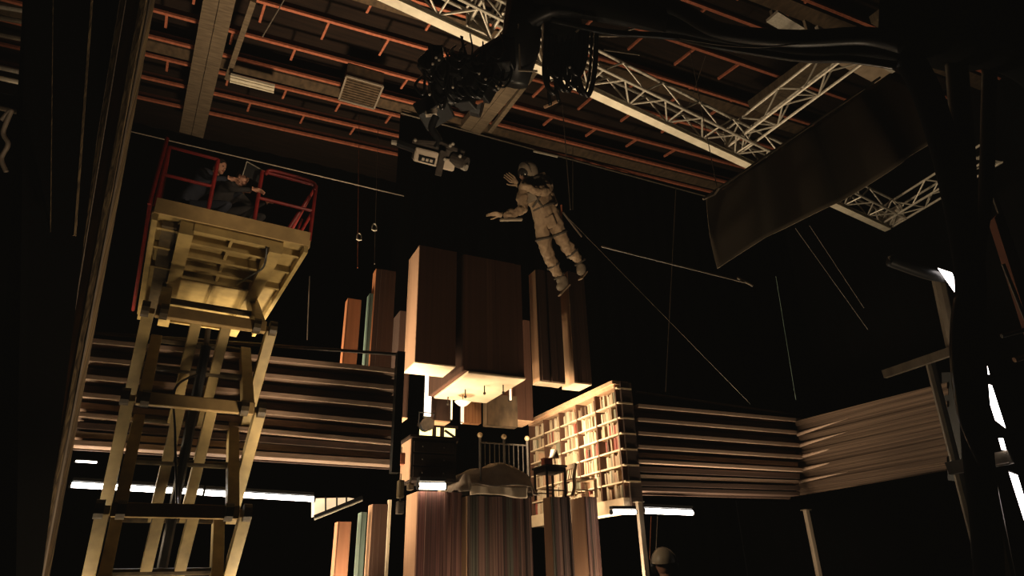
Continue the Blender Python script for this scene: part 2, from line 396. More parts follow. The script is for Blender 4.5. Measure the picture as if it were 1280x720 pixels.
rowsR = [(508, 526.5, 4.5, 'slat', .1), (516, 534, 7, 'slat_dark', -.12), (525, 542, 4.5, 'slat', .1), (533, 550, 7, 'slat_dark', -.12), (542, 557.5, 4.5, 'slat', .1),
         (551, 565, 7, 'slat_dark', -.12), (559, 572, 4.5, 'slat', .1), (567.5, 580, 6, 'slat', -.06), (577, 588, 4.5, 'slat', .1), (586, 595, 7, 'slat_dark', 0),
         (595, 602.5, 5, 'slat', -.02), (604, 610, 6, 'slat_dark', 0), (611, 617, 5, 'slat_dark', 0)]
slat_wall('wall of long horizontal timber slats right of the bookcase', rowsR, 795, 1000, 12.0, 12.0, True, True, (490, 519))
# dark end post of left wall, with end lights
p = at(491.5, 515, Y=10.2); q = at(501, 515, Y=10.2)
tag(MB().box(p.x, q.x, 10.1, 10.25, at(498, 592, Y=10.2).z, at(498, 441, Y=10.2).z).build('end_post', 'metal_black'), 'dark post closing the right end of the slat wall behind the lift', 'post')
# right return wall of slats, comes towards the camera
XW = at(1000, 560, Y=12).x
def return_wall():
    t = thing('slat_wall', at(1000, 617, X=XW), 'angled timber slat wall coming forward at the right', 'slat wall')
    n = 14
    yfar = [526.5 + (619 - 526.5) * i / n for i in range(n + 1)]
    ynear = [478 + (586 - 478) * i / n for i in range(n + 1)]
    for i in range(n):
        m = 'slat_y'
        a0 = at(996, yfar[i], X=XW); a1 = at(996, yfar[i + 1], X=XW); b0 = at(1186, ynear[i], X=XW); b1 = at(1186, ynear[i + 1], X=XW)
        dep = .06 if i % 3 == 0 else 0.02 * (i % 2)
        k = V((-dep, 0, 0)); k2 = V((.2, 0, 0))
        P(MB().hexa([a1 + k, a1 + k2, b1 + k2, b1 + k, a0 + k, a0 + k2, b0 + k2, b0 + k]), 'slat', m, t, bevel=.006)
    # lit noses of the shelves at the corner, tapering away
    for yf in (543, 557.5, 572, 588, 602.5):
        a = at(997, yf, X=XW - .08); b = at(1060, yf - 20 - (yf - 543) * -.12, X=XW - .02)
        P(MB().tube([a, b], .05, 8, r2=.004), 'shelf_nose', 'slat', t, smooth=True)
    # frame behind
    b0 = at(1189, 474, X=XW); b1 = at(1192, 592, X=XW)
    P(MB().bar(b1 + V((.1, 0, -.15)), b0 + V((.1, 0, .15)), .22, .3), 'end_frame', 'metal_black', t)
    return t
return_wall()

# ------------------------------------------------------------------ hung and standing set columns
def fluted_front(mb, x0, x1, yf, z0, z1, n, amp, rng):
    """front made of vertical steps"""
    xs = sorted([x0, x1] + [x0 + (x1 - x0) * (i + rng.uniform(.25, .75)) / n for i in range(n)])
    for i in range(len(xs) - 1):
        mb.box(xs[i], xs[i + 1], yf - rng.uniform(0, amp), yf + .05, z0, z1)
    return mb
def set_column(name, label, xl, xr, ytop, ybot, Y, xfar, front, side, bottom=None, n=0, amp=.03, group=None, seed=1, cat='set column', depth=None, xref=None):
    """box whose front is in plane Y; xl/xr pixel columns, rows measured at xl"""
    rng = random.Random(seed)
    ym = xref if xref is not None else (ytop + ybot) / 2
    X0 = at(xl, ym, Y=Y).x; X1 = at(xr, ym + (xr - xl) * .1, Y=Y).x
    z1 = at(xl, ytop, Y=Y).z; z0 = at(xl, ybot, Y=Y).z if ybot is not None else 0
    Yf = depth if depth is not None else at(xfar, ym + 5, X=X0).y - Y
    t = thing(name, V(((X0 + X1) / 2, Y + Yf / 2, z0)), label, cat, group)
    P(MB().box(X0 + .02, X1, Y + .02, Y + Yf, z0, z1), 'core', front, t)
    mb = MB()
    if n: fluted_front(mb, X0, X1, Y, z0, z1, n, amp, rng)
    else: mb.box(X0, X1, Y, Y + .05, z0, z1)
    P(mb, 'front_panel', front, t)
    P(MB().box(X0 - .012, X0 + .012, Y, Y + Yf, z0, z1), 'side_panel', side, t)  # pale sides carry the light from the left in their colour
    if bottom: P(MB().box(X0 - .012, X1 + .005, Y - .01, Y + Yf, z0 - .03, z0), 'bottom_panel', bottom, t)  # underside light put into the colour of the pale bottoms
    return t, X0, X1, Yf, z0, z1
YA = 12.4
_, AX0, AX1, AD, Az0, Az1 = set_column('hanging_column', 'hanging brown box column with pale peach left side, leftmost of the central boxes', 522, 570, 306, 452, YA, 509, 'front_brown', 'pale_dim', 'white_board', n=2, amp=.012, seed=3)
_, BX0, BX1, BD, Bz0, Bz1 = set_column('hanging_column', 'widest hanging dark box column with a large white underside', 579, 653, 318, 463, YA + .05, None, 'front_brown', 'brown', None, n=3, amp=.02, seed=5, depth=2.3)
# white slab under it, slightly larger, with hooks
t = thing('ceiling_slab', V(((BX0 + BX1) / 2, YA + 1.2, Bz0 - .07)), 'square white slab closing the underside of the widest hanging column', 'slab')
P(MB().box(BX0 + .1, BX1 + .02, YA, YA + 2.25, Bz0 - .07, Bz0 - .005), 'board', 'white_board', t, bevel=.02)
for fx, fy in ((.25, .9), (.55, .35), (.8, .25), (.35, .55)):
    c = V((BX0 + (BX1 - BX0) * fx, YA + 2.2 * fy, Bz0 - .07))
    P(MB().tube([c, c - V((0, 0, .16))], .014, 6).ball(c - V((0, 0, .18)), .035, nu=8, nv=6), 'hook', 'iron', t)
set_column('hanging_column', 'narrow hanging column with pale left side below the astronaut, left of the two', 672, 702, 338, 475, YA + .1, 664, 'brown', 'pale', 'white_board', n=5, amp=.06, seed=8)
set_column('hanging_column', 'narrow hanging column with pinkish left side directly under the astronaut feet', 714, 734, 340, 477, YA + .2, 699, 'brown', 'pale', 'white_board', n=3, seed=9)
# further hanging columns, above the bedroom's rear
YR = 15.4
set_column('hanging_column', 'far olive hanging column left of the central boxes', 497, 512, 388, 521, YR, None, 'brown', 'slat_dark', 'pale', n=3, seed=11, depth=.6)
set_column('hanging_column', 'far dark brown hanging column behind the widest box at its right', 640, 664, 398, 524, YR, 630, 'front_brown', 'orange', 'pale', n=4, seed=12, depth=.7)
set_column('hanging_column', 'far hanging column with pale lit foot behind the leftmost box', 541, 563, 440, 525, YR + .05, None, 'brown', 'brown', 'pale', n=3, seed=13, depth=.5)
set_column('ribbed_board', 'orange ribbed panel hanging behind the pendant lamp', 580, 601, 480, 528, YR + .1, None, 'panel_ribbed', 'strip', None, n=7, amp=.02, seed=14, depth=.2, cat='panel')
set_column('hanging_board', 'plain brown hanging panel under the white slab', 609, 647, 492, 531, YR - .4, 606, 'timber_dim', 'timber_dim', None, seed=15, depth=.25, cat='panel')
# hanging group behind the left slat wall
YH = 13.2
set_column('hanging_column', 'short orange board hanging behind the top of the left slat wall', 431, 448, 372, 474, YH, None, 'orange', 'orange', None, seed=21, depth=.25)
set_column('hanging_column', 'thin teal board hanging behind the left slat wall', 459, 463, 366, 474, YH + .1, None, 'teal', 'teal', None, seed=22, depth=.25)
set_column('hanging_column', 'brown board with orange edge hanging behind the left slat wall', 466, 491, 335, 474, YH, 462, 'brown', 'orange', None, n=3, seed=23)
# lower columns, standing
YL = 13.2
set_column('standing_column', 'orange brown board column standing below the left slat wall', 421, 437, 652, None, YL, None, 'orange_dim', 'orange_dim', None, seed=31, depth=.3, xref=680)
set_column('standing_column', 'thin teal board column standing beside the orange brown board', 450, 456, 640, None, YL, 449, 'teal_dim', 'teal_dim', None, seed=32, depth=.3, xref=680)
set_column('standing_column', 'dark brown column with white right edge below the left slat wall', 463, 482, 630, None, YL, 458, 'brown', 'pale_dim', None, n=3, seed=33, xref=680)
p = at(485, 680, Y=YL - .05); z = at(485, 625, Y=YL).z
tag(MB().box(p.x - .03, p.x + .03, p.y, p.y + .1, 0, z).build('edge_strip', 'white'), 'white strip upright at the right edge of the dark brown lower column', 'strip')
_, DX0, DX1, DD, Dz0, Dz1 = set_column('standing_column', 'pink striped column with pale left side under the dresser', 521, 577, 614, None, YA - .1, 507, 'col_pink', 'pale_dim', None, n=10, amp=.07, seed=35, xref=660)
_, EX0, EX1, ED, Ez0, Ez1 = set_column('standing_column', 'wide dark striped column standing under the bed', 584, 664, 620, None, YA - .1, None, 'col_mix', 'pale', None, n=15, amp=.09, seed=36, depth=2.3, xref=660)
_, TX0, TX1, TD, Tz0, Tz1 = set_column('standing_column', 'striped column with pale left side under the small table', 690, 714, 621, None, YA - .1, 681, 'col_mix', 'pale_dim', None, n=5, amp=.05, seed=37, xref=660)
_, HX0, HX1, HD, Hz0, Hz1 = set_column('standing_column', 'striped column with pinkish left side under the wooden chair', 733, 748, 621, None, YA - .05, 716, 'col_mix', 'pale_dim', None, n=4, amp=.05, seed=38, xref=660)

# dresser
z0 = at(521, 601, Y=YA).z; z1 = at(521, 547, Y=YA).z
t = thing('dresser', V(((DX0 + DX1) / 2, YA + DD / 2, z0)), 'dark wooden dresser above the pink striped column', 'dresser')
P(MB().box(AX0, AX1 + .05, YA, YA + DD, z0, z1), 'carcass', 'wood_black', t, bevel=.01)
P(MB().box(AX0 - .05, AX1 + .1, YA - .04, YA + DD + .04, z1, z1 + .05), 'top', 'wood_black', t, bevel=.01)
for k in range(3):
    za = z0 + .05 + k * (z1 - z0 - .08) / 3; zb = za + (z1 - z0) / 3 - .06
    dr = P(MB().box(AX0 + .04, AX1, YA - .02, YA + .02, za, zb), 'drawer', 'wood_black', t, bevel=.006)
    for fx in (.25, .75): P(MB().ball((AX0 + (AX1 - AX0) * fx, YA - .04, (za + zb) / 2), .018, nu=8, nv=6), 'knob', 'iron', dr)
P(MB().box(AX0 - .012, AX0 + .001, YA + .02, YA + DD - .02, z0 + .03, z1 - .02), 'side_panel', 'pale_dim', t)  # paler than the carcass: light on the left face put into colour
def light_tube(label, a, b, r=.035, m='tube', group=None, housing=True):
    a = V(a); b = V(b); c = (a + b) / 2
    t = thing('fluorescent_light', c, label, 'light', group)
    P(MB().tube([a, b], r, 10), 'lamp_tube', m, t)
    if housing: P(MB().bar(a + V((0, .02, r * 2)), b + V((0, .02, r * 2)), r * 3, r * 1.2), 'housing', 'metal_black', t)
    d = (b - a).normalized()
    for e, s in ((a, -1), (b, 1)): P(MB().tube([e, e + d * s * .03], r * 1.2, 8), 'end_cap', 'metal_black', t)
    return t
light_tube('short very bright light tube under the dresser', at(523, 607.5, Y=YA - .2), at(556, 608, Y=YA - .2), .062, 'tube')
light_tube('long lit white tube under the left slat wall behind the lift', at(90, 606, Y=11.6), at(254, 615.5, Y=11.5), .04, 'tube_cool')
light_tube('lit white tube under the left slat wall, right of the lift', at(256, 616, Y=11.5), at(392, 624, Y=11.4), .04, 'tube_cool')
light_tube('tiny lit tube under the far left corner of the slat wall', at(95, 576.5, Y=11.8), at(121, 578, Y=11.8), .014, 'tube_cool')
light_tube('lit tube under the bookcase left of the pale post', at(765, 640, Y=11.6), at(794, 640, Y=11.6), .045, 'tube_cool')
light_tube('lit tube under the slat wall right of the pale post', at(805, 638.5, Y=12.2), at(865, 641, Y=12.2), .055, 'tube_cool')
# bright vertical strips behind the hanging boxes
def vstrip(label, px, y0, y1, w, Y=YR - .1, m='strip'):
    a = at(px, y0, Y=Y); b = at(px, y1, Y=Y)
    t = thing('light_strip', b, label, 'light strip')
    P(MB().box(b.x - w / 2, b.x + w / 2, Y, Y + .03, b.z, a.z), 'diffuser', m, t)
    P(MB().box(b.x - w / 2 - .015, b.x + w / 2 + .015, Y + .03, Y + .07, b.z - .02, a.z + .02), 'housing', 'metal_black', t)
vstrip('broad bright vertical light strip under the leftmost hanging box', 534.5, 455, 520, .17, m='strip_cool')
vstrip('thin bright vertical strip left of the pendant lamp', 564.5, 486, 524, .035)
vstrip('pale vertical strip at the left edge of the ribbed panel', 577.5, 484, 527, .05)
vstrip('thin bright strip right of the brown panel under the white slab', 638.5, 480, 500, .05, Y=YR - .6)
# pendant lamp
c = at(578.5, 505, Y=YA + 1.7)
t = thing('pendant_lamp', c, 'cream bowl pendant lamp hanging under the white slab', 'lamp')
P(MB().lathe(c, [(.0, -.06), (.05, -.055), (.1, -.03), (.16, .02), (.2, .06), (.19, .065), (.12, .03), (0, .0)], 20), 'lamp_shade', 'shade', t, smooth=True)
P(MB().tube([c + V((0, 0, .0)), V((c.x, c.y, Bz0 - .07))], .014), 'stem', 'brass', t)
# black lamp head on the ledge + lit panes
c = at(534.5, 530, Y=YR - .5)
t = thing('stage_lamp', c, 'round black stage lamp in front of the lit panes', 'lamp')
P(MB().tube([c, c + V((.03, .32, .02))], .15, 16), 'lamp_body', 'metal_black', t, smooth=False)
P(MB().tube([c + V((0, -.02, 0)), c], .165, 16), 'rim', 'cam_grey', t)
P(MB().tube([c + V((-.19, .1, 0)), c + V((-.19, .1, .3)), c + V((.19, .1, .3)), c + V((.19, .1, 0))], .015, 6), 'yoke', 'metal_black', t)
def panes():
    Y = 15.9
    a = at(524, 548, Y=Y); b = at(570, 536, Y=Y)
    t = thing('lit_window', V((a.x, Y, a.z)), 'row of lit greenish panes behind the dresser top', 'window')
    for x0, x1 in ((524.5, 541), (544, 550), (555, 569)):
        p = at(x0, 547.5, Y=Y); q = at(x1, 537.5, Y=Y)
        P(MB().box(p.x, q.x, Y, Y + .03, a.z + .02, b.z - .0), 'pane', 'pane_lit', t)
    f = MB()
    f.box(a.x - .05, b.x + .05, Y - .03, Y + .05, a.z - .06, a.z + .01); f.box(a.x - .05, b.x + .05, Y - .03, Y + .05, b.z, b.z + .07)
    for x in (542.5, 552.5): p = at(x, 542, Y=Y); f.box(p.x - .05, p.x + .05, Y - .03, Y + .05, a.z, b.z)
    p = at(556, 538, Y=Y - .03); q = at(569, 547, Y=Y - .03); f.bar(p, q, .05, .05)
    P(f, 'frame', 'wood_black', t)
panes()
# bedroom rear wall, dark
p0 = at(497, 545, Y=16.45); p1 = at(662, 545, Y=16.45)
struct(MB().box(p0.x, 8.4, 16.45, 16.55, at(600, 640, Y=16.45).z, at(600, 528, Y=16.45).z), 'wall_bedroom', 'void')

# ------------------------------------------------------------------ bed
def bed():
    zt = Ez1
    x0, x1 = EX0 - .12, EX1 + .04; y0, y1 = YA - .2, YA + 1.6
    t = thing('iron_bed', V(((x0 + x1) / 2, (y0 + y1) / 2, zt)), 'dark iron bed frame with mattress standing on the wide striped column', 'bed')
    P(MB().box(x0 + .05, x1 - .05, y0 + .1, y1 - .05, zt + .1, zt + .32), 'mattress', 'sheet', t, bevel=.05)
    P(MB().box(x0, x1, y0 + .05, y1, zt + .02, zt + .09), 'side_rail', 'iron', t)
    zh = at(600, 553, Y=y1).z
    xa = at(600, 553, Y=y1).x; xb = at(659, 556, Y=y1).x
    for x in (xa, (xa + xb) / 2, xb):
        pb = P(MB().tube([(x, y1, zt), (x, y1, zh + .12)], .03), 'headboard_post', 'iron', t)
        P(MB().ball((x, y1, zh + .17), .065, nu=10, nv=7), 'finial', 'brass', pb, smooth=True)
    for z in (zt + .55, zh): P(MB().tube([(xa, y1, z), (xb, y1, z)], .02), 'headboard_rail', 'iron', t)
    for k in range(1, 10):
        x = xa + (xb - xa) * k / 10; P(MB().tube([(x, y1, zt + .3), (x, y1, zh)], .012, 6), 'spindle', 'iron', t)
    x = at(601, 600, Y=y0).x
    P(MB().tube([(x, y0, zt), (x, y0, at(600, 556, Y=y0).z)], .022), 'foot_post', 'iron', t)
    # blanket, heaped, draping over the foot end and sides
    W = x1 - x0; L = y1 - y0
    def fn(u, v):
        x = x0 - .1 + (W + .2) * u; y = y0 - .06 + (L * .75) * v
        z = zt + .36 + .34 * math.exp(-((u - .6) / .3) ** 2 - ((v - .3) / .35) ** 2) + .10 * math.exp(-((u - .2) / .2) ** 2 - ((v - .3) / .4) ** 2)
        z += .015 * math.sin(u * 23 + v * 9) + .012 * math.sin(v * 31 - u * 7)
        e = min(u, 1 - u)
        if e < .09: z -= .3 * (1 - e / .09)
        if v < .12:
            k = (1 - v / .12) ** .7; z = z * (1 - k) + (zt + .2 + .025 * math.sin(u * 11) - (.14 if u < .12 or u > .9 else 0)) * k
        return V((x, y, z))
    o = MB().grid(fn, 60, 40).build('blanket', 'blanket', smooth=True, solid=.02)
    tag(o, 'grey brown blanket heaped on the iron bed', 'blanket')
    def fs(u, v):
        x = x0 + .12 + (W - .3) * u; return V((x, y0 - .03 - .03 * math.sin(u * 14), zt + .2 - .2 * v + .03 * math.sin(u * 5) * v))
    tag(MB().grid(fs, 30, 6).build('sheet', 'sheet', smooth=True, solid=.012), 'cream sheet edge hanging below the blanket at the bed end', 'sheet')
bed()

# ------------------------------------------------------------------ bookcase and books
BX = at(775, 560, Y=12).x
BY0, BY1 = 12.0, 16.4
BZ0 = at(783, 640, Y=12).z; BZ1 = at(770, 483, Y=12).z
def bookcase():
    t = thing('bookcase', V((BX + .2, (BY0 + BY1) / 2, BZ0)), 'tall brightly lit open bookcase with five bays facing left', 'bookcase')
    P(MB().box(BX + .3, BX + .33, BY0, BY1, BZ0, BZ1), 'back_panel', 'shelf', t)
    P(MB().box(BX - .03, BX + .33, BY0, BY1, BZ0, BZ0 + .3), 'plinth', 'shelf', t, bevel=.01)
    mb = MB().box(BX - .02, BX + .35, BY0, BY1, BZ1 - .02, BZ1 + .04); mb.box(BX - .09, BX + .35, BY0 - .05, BY1, BZ1 + .04, BZ1 + .12)
    P(mb, 'cornice', 'pale', t)
    zs = [BZ0 + .3 + i * (BZ1 - BZ0 - .34) / 7 for i in range(8)]
    ys = [BY0 + (BY1 - BY0) * i / 5 for i in range(6)]
    for i, y in enumerate(ys):
        P(MB().box(BX, BX + .3, y - .02, y + .02, BZ0 + .3, BZ1), 'divider', 'shelf_dark' , t)
    for z in zs[:-1]:
        for i in range(5):
            P(MB().box(BX + .005, BX + .3, ys[i] + .02, ys[i + 1] - .02, z - .03, z), 'shelf', 'shelf', t)
    for z in zs[1:]:   # shelf noses past the near end
        P(MB().box(BX + .0, BX + .4, BY0 - .1, BY0 - .02, z - .035, z), 'shelf_end', 'shelf', t)
    P(MB().box(BX + .12, BX + .42, BY0 - .08, BY0 - .02, BZ0, BZ1 + .1), 'end_panel', 'slat_dark', t)
    rowname = ['bottom', 'second-lowest', 'third-lowest', 'middle', 'third-highest', 'second-highest', 'top']
    bay = ['nearest', 'second-nearest', 'middle', 'second-farthest', 'farthest']
    ordn = ['first', 'second', 'third', 'fourth', 'fifth', 'sixth', 'seventh', 'eighth', 'ninth', 'tenth']
    protos = {}
    cnt = 0
    for r in range(7):
        for b in range(5):
            y = ys[b + 1] - .1 - random.uniform(.0, .16); k = 0
            nb = [9, 9, 9, 8, 7][b]
            while k < nb and y > ys[b] + .09:
                w = random.choice((.04, .05, .065, .08)); h = random.choice((.22, .25, .28, .3)); dp = random.choice((.17, .2))
                ci = random.choices(range(8), [6, 5, 6, 3, 1.2, 1.2, 2, 3])[0]
                if r == 3 and b in (0, 1): ci = random.choice((4, 4, 5, 1))
                if random.random() < .08: y -= .1
                key = (w, h, dp, ci)
                if key not in protos:
                    t2 = MB(); t2.box(0, dp, -w / 2, w / 2, 0, h)
                    me = bpy.data.meshes.new('book'); me.from_pydata([tuple(v) for v in t2.v], [], t2.f); me.materials.append(BOOK[ci])
                    pg = MB(); pg.box(.004, dp - .004, -w / 2 + .004, w / 2 - .004, h, h + .002)
                    mp = bpy.data.meshes.new('pages'); mp.from_pydata([tuple(v) for v in pg.v], [], pg.f); mp.materials.append(M['sheet'])
                    cov = t2
                    protos[key] = me
                o = bpy.data.objects.new('book', protos[key]); COL.objects.link(o)
                o.location = (BX + .03 + random.uniform(0, .03), y - w / 2, zs[r] + .001)
                tag(o, '%s book, %s from the far end, %s shelf of the %s bay' % (BOOKN[ci], ordn[k], rowname[r], bay[b]), 'book', 'books in the bright bookcase')
                y -= w + .006; k += 1; cnt += 1
    print('books', cnt)
bookcase()

# ------------------------------------------------------------------ small table, chair, things on the table
def small_table():
    x0, x1 = TX0 - .02, TX1 + .01; y0, y1 = YA, YA + .6; z = Tz1; h = .68
    t = thing('small_table', V(((x0 + x1) / 2, y0 + .3, z)), 'small dark table on the striped column before the bookcase', 'table')
    P(MB().box(x0 - .03, x1 + .03, y0 - .03, y1 + .03, z + h - .04, z + h), 'tabletop', 'wood_black', t, bevel=.008)
    P(MB().box(x0, x1, y0, y1, z + h - .14, z + h - .04), 'apron', 'wood_black', t)
    for x in (x0 + .02, x1 - .02):
        for y in (y0 + .02, y1 - .02): P(MB().bar((x, y, z), (x, y, z + h - .04), .04, .04), 'leg', 'wood_black', t)
    for y in (y0 + .02, y1 - .02): P(MB().bar((x0, y, z + .15), (x1, y, z + .15), .025, .025), 'stretcher', 'wood_black', t)
    c = V((x0 + .13, y0 + .2, z + h))
    b = thing('red_box', c, 'small dull red box on the small dark table', 'box')
    P(MB().box(c.x - .1, c.x + .1, c.y - .08, c.y + .08, c.z, c.z + .13), 'body', BOOK[4], b, bevel=.006)
    P(MB().box(c.x - .105, c.x + .105, c.y - .085, c.y + .085, c.z + .13, c.z + .16), 'lid', BOOK[4], b, bevel=.006)
    c = V((x1 - .1, y0 + .3, z + h))
    b = thing('table_lamp', c, 'small unlit table lamp with cream shade on the dark table', 'lamp')
    P(MB().lathe(c, [(0, 0), (.07, 0), (.07, .015), (.02, .03), (.03, .1), (.012, .18), (.012, .26)], 14), 'base', 'wood_chair', b, smooth=True)
    P(MB().lathe(c, [(.11, .2), (.06, .38)], 16), 'lamp_shade', 'sheet', b, smooth=True, solid=.006)
small_table()
def wooden_chair():
    x0, x1 = HX0 - .2, HX1 + .08; y0, y1 = YA, YA + .45; z = Hz1; h = .4
    t = thing('wooden_chair', V(((x0 + x1) / 2, y0 + .22, z)), 'light wooden chair with curved rear legs right of the small table', 'chair')
    P(MB().box(x0, x1, y0, y1, z + h - .03, z + h), 'seat', 'wood_chair', t, bevel=.01)
    for y in (y0 + .03, y1 - .03):
        P(MB().tube(curve([(x0 - .06, y, z), (x0 + .02, y, z + .2), (x0 + .02, y, z + .42), (x0 - .08 + .16, y, z + .7)], 6), .042, 8), 'leg', 'wood_chair', t, smooth=True)
        P(MB().bar((x1 - .02, y, z), (x1 - .02, y, z + h), .05, .05), 'leg', 'wood_chair', t)
        P(MB().bar((x0, y, z + .15), (x1, y, z + .15), .022, .022), 'stretcher', 'wood_chair', t)
    mb = MB().bar((x0 + .08, y0 + .02, z + .67), (x0 + .08, y1 - .02, z + .67), .05, .1)
    P(mb, 'backrest', 'wood_chair', t)
    for k in range(4): yy = y0 + .08 + k * .1; P(MB().bar((x0 + .02, yy, z + h), (x0 + .08, yy, z + .66), .015, .02), 'back_spindle', 'wood_chair', t)
wooden_chair()
# pale ledge with struts left of the lower columns
def lit_ledge():
    Y0 = 11.9; a = at(393, 623, Y=Y0); b = at(436, 622, Y=Y0)
    p = at(393, 645, Y=Y0)
    t = thing('lit_ledge', p, 'small pale lit ledge with dark struts below the left slat wall', 'ledge')
    q = at(452, 625, Y=Y0)
    P(MB().hexa([p, q, q + V((0, .3, 0)), p + V((0, .3, 0)), a, b, b + V((0, .3, 0)), a + V((0, .3, 0))]), 'panel', 'shade', t)  # panel glows to stand in for light falling on the ledge
    P(MB().tube([at(393, 649, Y=Y0 - .1), at(453, 625, Y=Y0 - .1)], .018), 'edge_tube', 'alu', t)
    P(MB().bar(at(393, 646.5, Y=Y0 - .08), at(453, 622, Y=Y0 - .08), .06, .07), 'rail', 'metal_black', t)
    for x, y in ((407, 641), (421, 635), (433, 630)): P(MB().bar(at(x, y + 1, Y=Y0 - .06), at(x, 621, Y=Y0 - .06), .025, .025), 'strut', 'metal_black', t)
lit_ledge()
# stacked equipment boxes between slat wall and dresser
for (x0, x1, y0, y1, m, lab) in ((498, 506, 600, 622, 'lift_dark', 'small brown electrical box beside the dresser, upper one'), (497, 506, 626, 642, 'cam_grey', 'small grey electrical box beside the striped column, lower one'), (511, 518, 604, 612, 'timber', 'little tan socket box left of the bright tube'), (499, 507, 566, 580, 'red_panel', 'dull red electrical box on the dark post end')):
    a = at(x0, y1, Y=11.6); b = at(x1, y0, Y=11.6)
    t = thing('electrical_box', a, lab, 'electrical box')
    P(MB().box(a.x, b.x, 11.6, 11.75, a.z, b.z), 'body', m, t, bevel=.01)
    P(MB().box(a.x + .02, b.x - .02, 11.585, 11.6, a.z + .03, b.z - .03), 'cover', m, t)
    P(MB().tube([((a.x + b.x) / 2, 11.68, b.z), ((a.x + b.x) / 2, 11.68, b.z + .12)], .012, 6), 'conduit', 'steel_grey', t)

# ------------------------------------------------------------------ scissor lift
def scissor_lift():
    ux, uy = UX, UY
    # near edge from pixels, plane chosen so the deck is about 1.75 m wide
    Z0 = 6.05
    nl = at(192, 266, Z=Z0); nr = at(389, 303, Z=Z0)
    w = (nr - nl).dot(ux); print('lift width', w, 'near', nl, nr)
    o = nl.copy()
    def q(a, b, z): return V((o.x, o.y, 0)) + ux * a + uy * b + V((0, 0, z))
    far = at(168, 392, Z=Z0); Ld = (far - nl).dot(uy); print('lift length', Ld)
    base = q(w / 2, Ld / 2, 0)
    t = thing('scissor_lift', base, 'yellow scissor lift with red guard rails raised at left', 'lift')
    def ob(mb, a0, a1, b0, b1, z0, z1):
        return mb.hexa([q(a0, b0, z0), q(a1, b0, z0), q(a1, b1, z0), q(a0, b1, z0), q(a0, b0, z1), q(a1, b0, z1), q(a1, b1, z1), q(a0, b1, z1)])
    P(ob(MB(), 0, w, 0, Ld, Z0 + .04, Z0 + .08), 'deck', 'lift_paint', t)
    # rails and cross members under the deck
    for a in (.42, w - .42): P(ob(MB(), a - .09, a + .09, .1, Ld, Z0 - .16, Z0 + .04), 'deck_rail', 'lift_paint', t)
    for a in (.03, w - .03): P(ob(MB(), a - .03, a + .03, 0, Ld, Z0 - .1, Z0 + .1), 'deck_edge', 'lift_paint', t)
    P(ob(MB(), .12, .3, .2, Ld - .1, Z0 - .05, Z0 + .02), 'tray', 'lift_dark', t)
    for b in (.12, .5, .95, 1.4, 1.8, Ld - .08):
        if b < Ld: P(ob(MB(), .5, w - .5, b - .035, b + .035, Z0 - .09, Z0 + .04), 'cross_member', 'lift_paint', t)
    for b in (.3, .9, 1.6): P(ob(MB(), .05, .4, b - .03, b + .03, Z0 - .06, Z0 + .04), 'outrigger', 'lift_paint', t); P(ob(MB(), w - .4, w - .05, b - .03, b + .03, Z0 - .06, Z0 + .04), 'outrigger', 'lift_paint', t)
    P(ob(MB(), w / 2 - .02, w / 2 + .02, .1, Ld * .8, Z0 - .05, Z0 + .04), 'centre_rib', 'lift_paint', t)
    # toe boards
    P(ob(MB(), 0, w, -.03, 0, Z0, Z0 + .22), 'toe_board', 'lift_kick', t)
    P(ob(MB(), 0, w, Ld, Ld + .03, Z0, Z0 + .22), 'toe_board', 'lift_kick', t)
    for a in (-.02, w): P(ob(MB(), a, a + .02, 0, Ld, Z0, Z0 + .2), 'toe_board', 'lift_kick', t)
    # guard rails
    H = 1.05
    posts = [(0, 0), (.62, 0), (1.22, 0), (w, 0), (0, Ld), (w, Ld), (0, Ld / 2), (w, Ld / 2)]
    for a, b in posts: P(MB().tube([q(a, b, Z0 + .1), q(a, b, Z0 + H)], .028), 'rail_post', 'red_rail', t)
    for z in (.6, H):
        P(MB().tube([q(0, Ld, Z0 + z), q(0, 0, Z0 + z)], .024), 'guard_rail', 'red_rail', t)
        P(MB().tube([q(w, 0, Z0 + z), q(w, Ld, Z0 + z)], .024), 'guard_rail', 'red_rail', t)
        P(MB().tube([q(0, Ld, Z0 + z), q(w, Ld, Z0 + z)], .024), 'guard_rail', 'red_rail', t)
        P(MB().tube([q(0, 0, Z0 + z), q(.62, 0, Z0 + z)], .024), 'guard_rail', 'red_rail', t)
        P(MB().tube([q(1.22, 0, Z0 + z), q(w, 0, Z0 + z)], .024), 'guard_rail', 'red_rail', t)
    P(MB().tube(curve([q(1.27, -.02, Z0 + H - .05), q(1.3, -.02, Z0 + H + .03), q(1.45, -.02, Z0 + H + .05), q(w - .06, -.02, Z0 + H + .03), q(w - .02, -.02, Z0 + H - .1)], 5), .024), 'rail_loop', 'red_rail', t, smooth=True)
    P(MB().tube([q(w - .05, .1, Z0 + .9), q(w - .38, .5, Z0 + .1)], .03), 'rail_brace', 'red_rail', t)
    P(MB().tube([q(w - .05, .5, Z0 + .7), q(w - .2, .2, Z0 + .1)], .02), 'rail_brace', 'red_rail', t)
    P(MB().tube([q(-.07, 0, Z0 + .25), q(-.09, Ld * .97, Z0 + .02)], .028), 'side_bar', 'red_rail', t)
    P(MB().tube([q(-.07, -.02, Z0 + .1), q(-.05, -.02, Z0 + H + .12)], .026), 'rail_post', 'red_rail', t)
    # scissor stack. near hinge row from pixels
    bn = 1.05; bf = min(Ld - .05, 2.3)
    def zrow(px, py, b):   # height of the point over the line a, b seen at that row
        lo, hi = 0., 8.
        from_ = None
        for _ in range(40):
            m = (lo + hi) / 2; p = q(.2, b, m); yy = proj(p)[1]
            if yy > py: lo = m
            else: hi = m
        return lo
